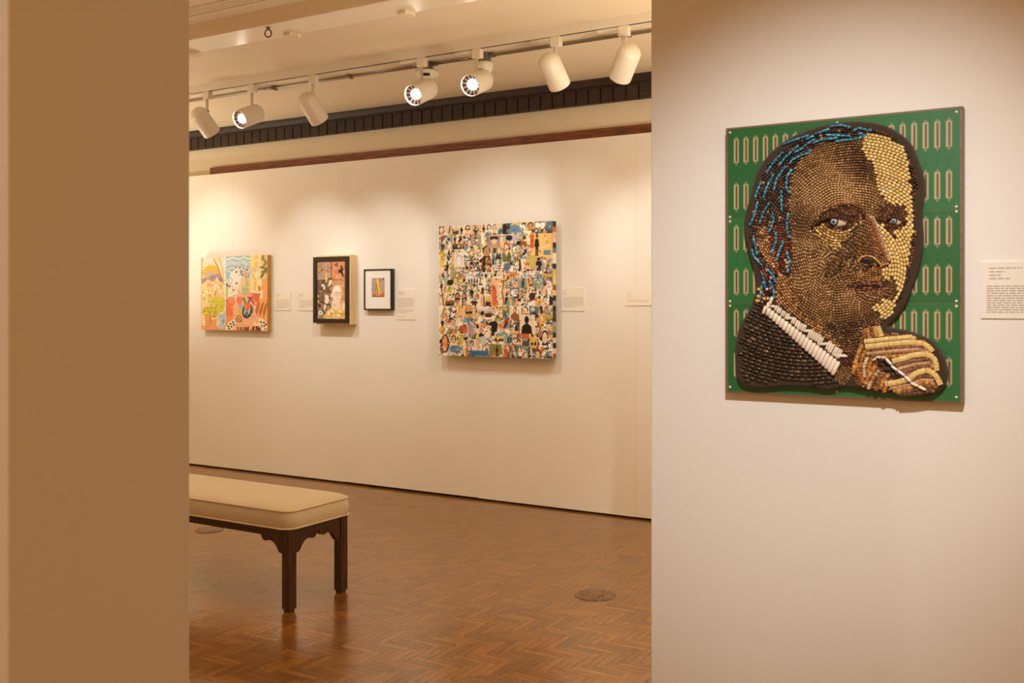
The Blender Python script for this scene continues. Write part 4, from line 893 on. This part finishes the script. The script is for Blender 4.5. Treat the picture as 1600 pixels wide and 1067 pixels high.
    strands += [sC(q) for q in ([(435, 30), (405, 150), (350, 290)], [(555, 45), (490, 150), (450, 265)], [(585, 140), (600, 220), (575, 300), (545, 355)], [(755, 150), (735, 260), (740, 340), (770, 420)], [(620, 345), (625, 450), (575, 570)], [(705, 440), (660, 540), (625, 660)], [(730, 550), (765, 660), (740, 775)], [(390, 410), (410, 500), (430, 590)], [(370, 525), (390, 600), (450, 670), (485, 705)], [(525, 730), (590, 800), (625, 880)], [(475, 770), (500, 860), (515, 945)], [(550, 850), (600, 950), (600, 1050)], [(475, 905), (455, 1060)])]
    def strand(part, pts, ln, th, colf, lift=.003, perp=False):
        seg = [(Vector(a_), Vector(b_)) for a_, b_ in zip(pts, pts[1:])]; tot = sum((b_-a_).length for a_, b_ in seg); n = max(1, round(tot/ln))
        for i in range(n):
            s_ = tot*(i+.5)/n; acc_ = 0
            for a_, b_ in seg:
                l = (b_-a_).length
                if s_ <= acc_+l or (a_, b_) == seg[-1]:
                    p = a_+(b_-a_)*((s_-acc_)/l); d = b_-a_; break
                acc_ += l
            an = math.atan2(d.y, d.x)
            if perp: bead(part, p.x, p.y, an+math.pi/2, th, tot/n*.98, colf(p.x, p.y), lift)
            else: bead(part, p.x, p.y, an, tot/n*.93, th, colf(p.x, p.y), lift)
    for i_, s_ in enumerate(strands): strand('blue_strand_beads#%d' % i_, s_, 7.2, 3.5, lambda x, y: jit(rr.choice([(44, 142, 170), (36, 124, 156), (62, 160, 186)] if y < 390 else [(40, 138, 170), (30, 120, 172), (70, 166, 190)]), 8), .0035)
    # jacket tubes
    fill('jacket_beads', JACK, (1262, 330), 5.8, 10.5, 5.2, lambda x, y: jit(rr.choice([(62, 48, 34), (50, 39, 28), (76, 60, 42), (66, 52, 37)]) if rr.random() > .03 else (104, 80, 54), 7), (COL,))
    # collar tubes, two rows
    def lerp(a_, b_, s_): return (a_[0]+(b_[0]-a_[0])*s_, a_[1]+(b_[1]-a_[1])*s_)
    n = 21
    for i in range(n):
        s_ = (i+.5)/n; T = lerp((1208, 472), (1323, 550), s_); B_ = lerp((1196, 490), (1304, 588), s_)
        T2 = (T[0]+2*math.sin(i*2.1), T[1]+1.5*math.cos(i*1.7)); m = lerp(T, B_, .43); an = math.atan2(B_[1]-T[1], B_[0]-T[0])-.22*(1-s_)
        L1 = math.hypot(B_[0]-m[0], B_[1]-m[1]); q = lerp(m, B_, .5)
        bead('collar_beads', q[0], q[1], an, L1*.98, 7.0, jit((236, 222, 200), 4), .004)
        q = lerp(T2, m, .5); L2 = math.hypot(T[0]-m[0], T[1]-m[1]); tw = an if i % 5 else an+1.1
        for d in (-1.7, 1.7):
            bead('collar_beads', q[0]-math.sin(an)*d, q[1]+math.cos(an)*d, tw, L2*.9, 3.4, jit((228, 212, 190), 6), .002)
    for x, y in ((1196, 484), (1206, 470), (1201, 478)): bead('collar_beads', x, y, 1.9, 13, 5.5, (232, 216, 192), .005)
    fill('jacket_beads', TIE, (1260, 520), 3.6, 5, 3.3, lambda x, y: jit(rr.choice([(104, 52, 40), (86, 42, 32)]) if y < 574 else rr.choice([(140, 100, 52), (120, 84, 44)])))
    # hand: base filler then strips of beads along the fingers
    fill('hand_beads', HAND, (1300, 560), 3.6, 5, 3.3, pick((126, 84, 46), (150, 104, 60), (110, 70, 40), (170, 122, 76)))
    c6 = lambda l: [(1110+x/3.81, 390+y/3.81) for x, y in l]
    ye = lambda x, y: jit((232, 200, 126), 6); pk = lambda x, y: jit((206, 160, 118), 10); br = lambda x, y: jit(rr.choice([(130, 84, 50), (150, 100, 60)])); go = lambda x, y: jit(rr.choice([(190, 136, 60), (206, 156, 80), (196, 120, 50)]))
    H = [([(918, 546), (1060, 530), (1200, 518), (1222, 534)], ye, 7), ([(925, 578), (1060, 562), (1200, 550), (1270, 558), (1305, 580), (1325, 608)], ye, 8.5),
         ([(930, 600), (1100, 582), (1230, 575), (1285, 600)], br, 5.5), ([(935, 618), (1100, 602), (1240, 592), (1300, 612)], pk, 5), ([(960, 632), (1100, 618), (1230, 606)], br, 4), ([(985, 640), (1120, 632), (1260, 612)], go, 4.5),
         ([(1085, 664), (1150, 648), (1210, 628), (1280, 622), (1325, 636), (1345, 670), (1350, 722)], ye, 8.5), ([(1105, 690), (1200, 664), (1300, 650), (1330, 690)], br, 5.5), ([(1120, 710), (1210, 684), (1310, 672), (1325, 700)], pk, 5), ([(1140, 730), (1230, 704), (1320, 690)], br, 5), ([(1160, 748), (1250, 722), (1320, 706)], lambda x, y: jit((176, 96, 56)), 4.5),
         ([(1040, 800), (1120, 788), (1180, 770), (1230, 732), (1290, 716), (1335, 738), (1360, 775), (1372, 806)], ye, 9), ([(1075, 812), (1180, 790), (1260, 752), (1320, 760)], br, 5), ([(1070, 826), (1180, 806), (1260, 774), (1330, 780)], pk, 5), ([(1090, 842), (1190, 822), (1270, 790), (1340, 800)], go, 5), ([(1110, 852), (1200, 840), (1290, 812), (1350, 820)], br, 5), ([(1130, 862), (1220, 858), (1330, 840)], lambda x, y: jit((110, 70, 46)), 5),
         ([(1000, 456), (1022, 516)], ye, 8), ([(978, 456), (990, 518)], go, 5.5), ([(960, 460), (968, 520)], br, 5), ([(940, 466), (944, 526)], go, 5), ([(922, 474), (920, 530)], br, 5),
         ([(905, 566), (880, 620), (860, 690), (850, 740)], go, 6), ([(925, 600), (905, 640), (890, 700)], go, 5.5), ([(940, 640), (915, 690), (920, 760)], lambda x, y: jit((222, 196, 160)), 5), ([(965, 650), (945, 690), (935, 740)], go, 5), ([(985, 690), (945, 750), (925, 800)], go, 6), ([(1010, 712), (965, 770), (940, 830)], lambda x, y: jit(rr.choice([(222, 196, 160), (176, 120, 70)])), 5), ([(1040, 730), (1000, 780), (985, 840)], br, 6), ([(1070, 730), (1030, 780), (1010, 830)], go, 5.5), ([(1060, 800), (1035, 830), (1040, 850)], lambda x, y: jit((206, 124, 50)), 6), ([(1090, 720), (1050, 760)], pk, 5), ([(870, 690), (890, 750), (915, 790)], lambda x, y: jit((184, 100, 44)), 5)]
    for pts, cf, wd in H: strand('hand_beads', c6(pts), 2.9, wd, cf, .004 if wd > 6 else .002, True)
    for pts in ([(1000, 660), (1045, 655), (1085, 700), (1130, 756)], [(1010, 672), (1060, 700), (1110, 764)], [(1000, 668), (1035, 688), (1060, 726)]): strand('dark_pen_beads', c6(pts), 12, 6, lambda x, y: jit((44, 28, 20), 5), .006)
    strand('white_bar_beads#0', c6([(1050, 646), (1100, 704), (1150, 740), (1210, 796), (1288, 834)]), 13, 4.4, lambda x, y: (240, 232, 220), .009)
    strand('white_bar_beads#1', c6([(968, 660), (1000, 640), (1050, 644)]), 9, 3.4, lambda x, y: (226, 206, 180), .007)
    acc['nostril'] = MB()
    part_m = {'collar_beads': 'matte_bead', 'white_bar_beads': 'matte_bead'}
    lab = {'face_beads': 'brown and cream bead face', 'hair_beads': 'dark bead hair', 'blue_strand_beads': 'turquoise tube bead strands', 'jacket_beads': 'dark brown tube bead jacket', 'collar_beads': 'ivory tube bead collar', 'hand_beads': 'striped tan and cream bead hand', 'dark_pen_beads': 'dark stick held in the hand', 'white_bar_beads': 'white bars on the hand'}
    names = {'face_beads': 'face', 'hair_beads': 'hair', 'blue_strand_beads': 'hair_strand', 'jacket_beads': 'jacket', 'collar_beads': 'collar', 'hand_beads': 'hand', 'dark_pen_beads': 'stick', 'white_bar_beads': 'bar'}
    del acc['nostril']
    obs = {}
    for k, mb in acc.items():
        k = k.split('#')[0]
        o = mb.build(names[k], M[part_m.get(k, 'bead')], t, fix=False); o['label'] = lab[k]; obs[k] = o
    # domes: eyes and nostril
    def dome(mb, cx, cy, rx_, ry_, h, col, base=.004, rot=0):
        n = 20; rings = []
        for s_, q in ((1, 0), (.97, .25), (.8, .62), (.5, .88), (.2, 1), (.001, 1)):
            rg = []
            for k in range(n):
                a_ = 2*math.pi*k/n; x, y = rx_*s_*math.cos(a_), ry_*s_*math.sin(a_)
                p = at(cx+x*math.cos(rot)-y*math.sin(rot), cy+x*math.sin(rot)+y*math.cos(rot), Yf); p.y = Yf-base-h*q; rg.append(p)
            rings.append(rg)
        mb.grid(rings, col)
    for cx, cy, er, ir, ix in ((1311, 347, (14, 6.8), 6.8, 1304.5), (1400.5, 346, (10, 5.2), 5.4, 1397.8)):
        b = MB(); dome(b, cx, cy, er[0]*1.12, er[1]*1.2, .002, (52, 30, 20), .003); dome(b, cx, cy, *er, .004, (200, 180, 152), .0045, -.06)
        dome(b, ix, cy-.5, ir, ir, .003, (34, 32, 34), .0085); dome(b, ix, cy-.5, ir*.72, ir*.72, .002, (142, 156, 158), .0112); dome(b, ix, cy, ir*.32, ir*.36, .001, (16, 16, 18), .0135); dome(b, ix-ir*.3, cy-ir*.4, ir*.14, ir*.14, .001, (240, 240, 240), .0138)
        b.build('eye', M['eye'], t)
    b = MB(); dome(b, 1356, 408.5, 10.5, 4.2, .002, (26, 14, 8), .008, .05); b.build('nostril', M['felt_dark'], t)
    b = MB(); acc.clear()
    strand('rim#%d' % len(acc), [(1342, 410), (1347, 402), (1356, 399.5), (1366, 402), (1374, 409), (1378, 414)], 3.4, 3.6, lambda x, y: jit((206, 146, 92), 8), .009)
    strand('rim#%d' % len(acc), [(1390, 412), (1382, 413), (1376, 417)], 3.4, 3.4, lambda x, y: jit((196, 140, 90), 8), .006)
    strand('rim#%d' % len(acc), [(1287, 325), (1305, 321), (1330, 318), (1348, 326), (1358, 336)], 4, 3.4, lambda x, y: jit((120, 74, 40), 8), .003)
    strand('rim#%d' % len(acc), [(1270, 354), (1284, 345), (1298, 340.5), (1314, 340), (1328, 345)], 4.5, 4.4, lambda x, y: jit((50, 28, 17), 4), .0105)
    strand('rim#%d' % len(acc), [(1300, 357), (1314, 357), (1326, 351)], 4.5, 2.8, lambda x, y: jit((96, 44, 28), 6), .0045)
    strand('rim#%d' % len(acc), [(1387, 342), (1400, 339.8), (1410, 342.5), (1415, 348)], 4.5, 4.0, lambda x, y: jit((56, 30, 18), 4), .0105)
    strand('rim#%d' % len(acc), [(1365, 338), (1375, 362), (1384, 386), (1391, 408)], 3.6, 3.6, lambda x, y: jit((190, 158, 128), 8), .007)
    strand('rim#%d' % len(acc), [(1361, 340), (1371, 364), (1379, 386), (1386, 406)], 3.6, 3.4, lambda x, y: jit((166, 92, 44), 8), .0065)
    for mb in acc.values(): mb.build('facial_line', M['bead'], t, fix=False)['label'] = 'bead outline on the face'
M['backing'] = mat('worn_backing', (122, 96, 72), .4, .3, 60, vary=.3, vscale=40)
M['felt_dark'] = mat('black_felt', (24, 16, 12), .9)
portrait()
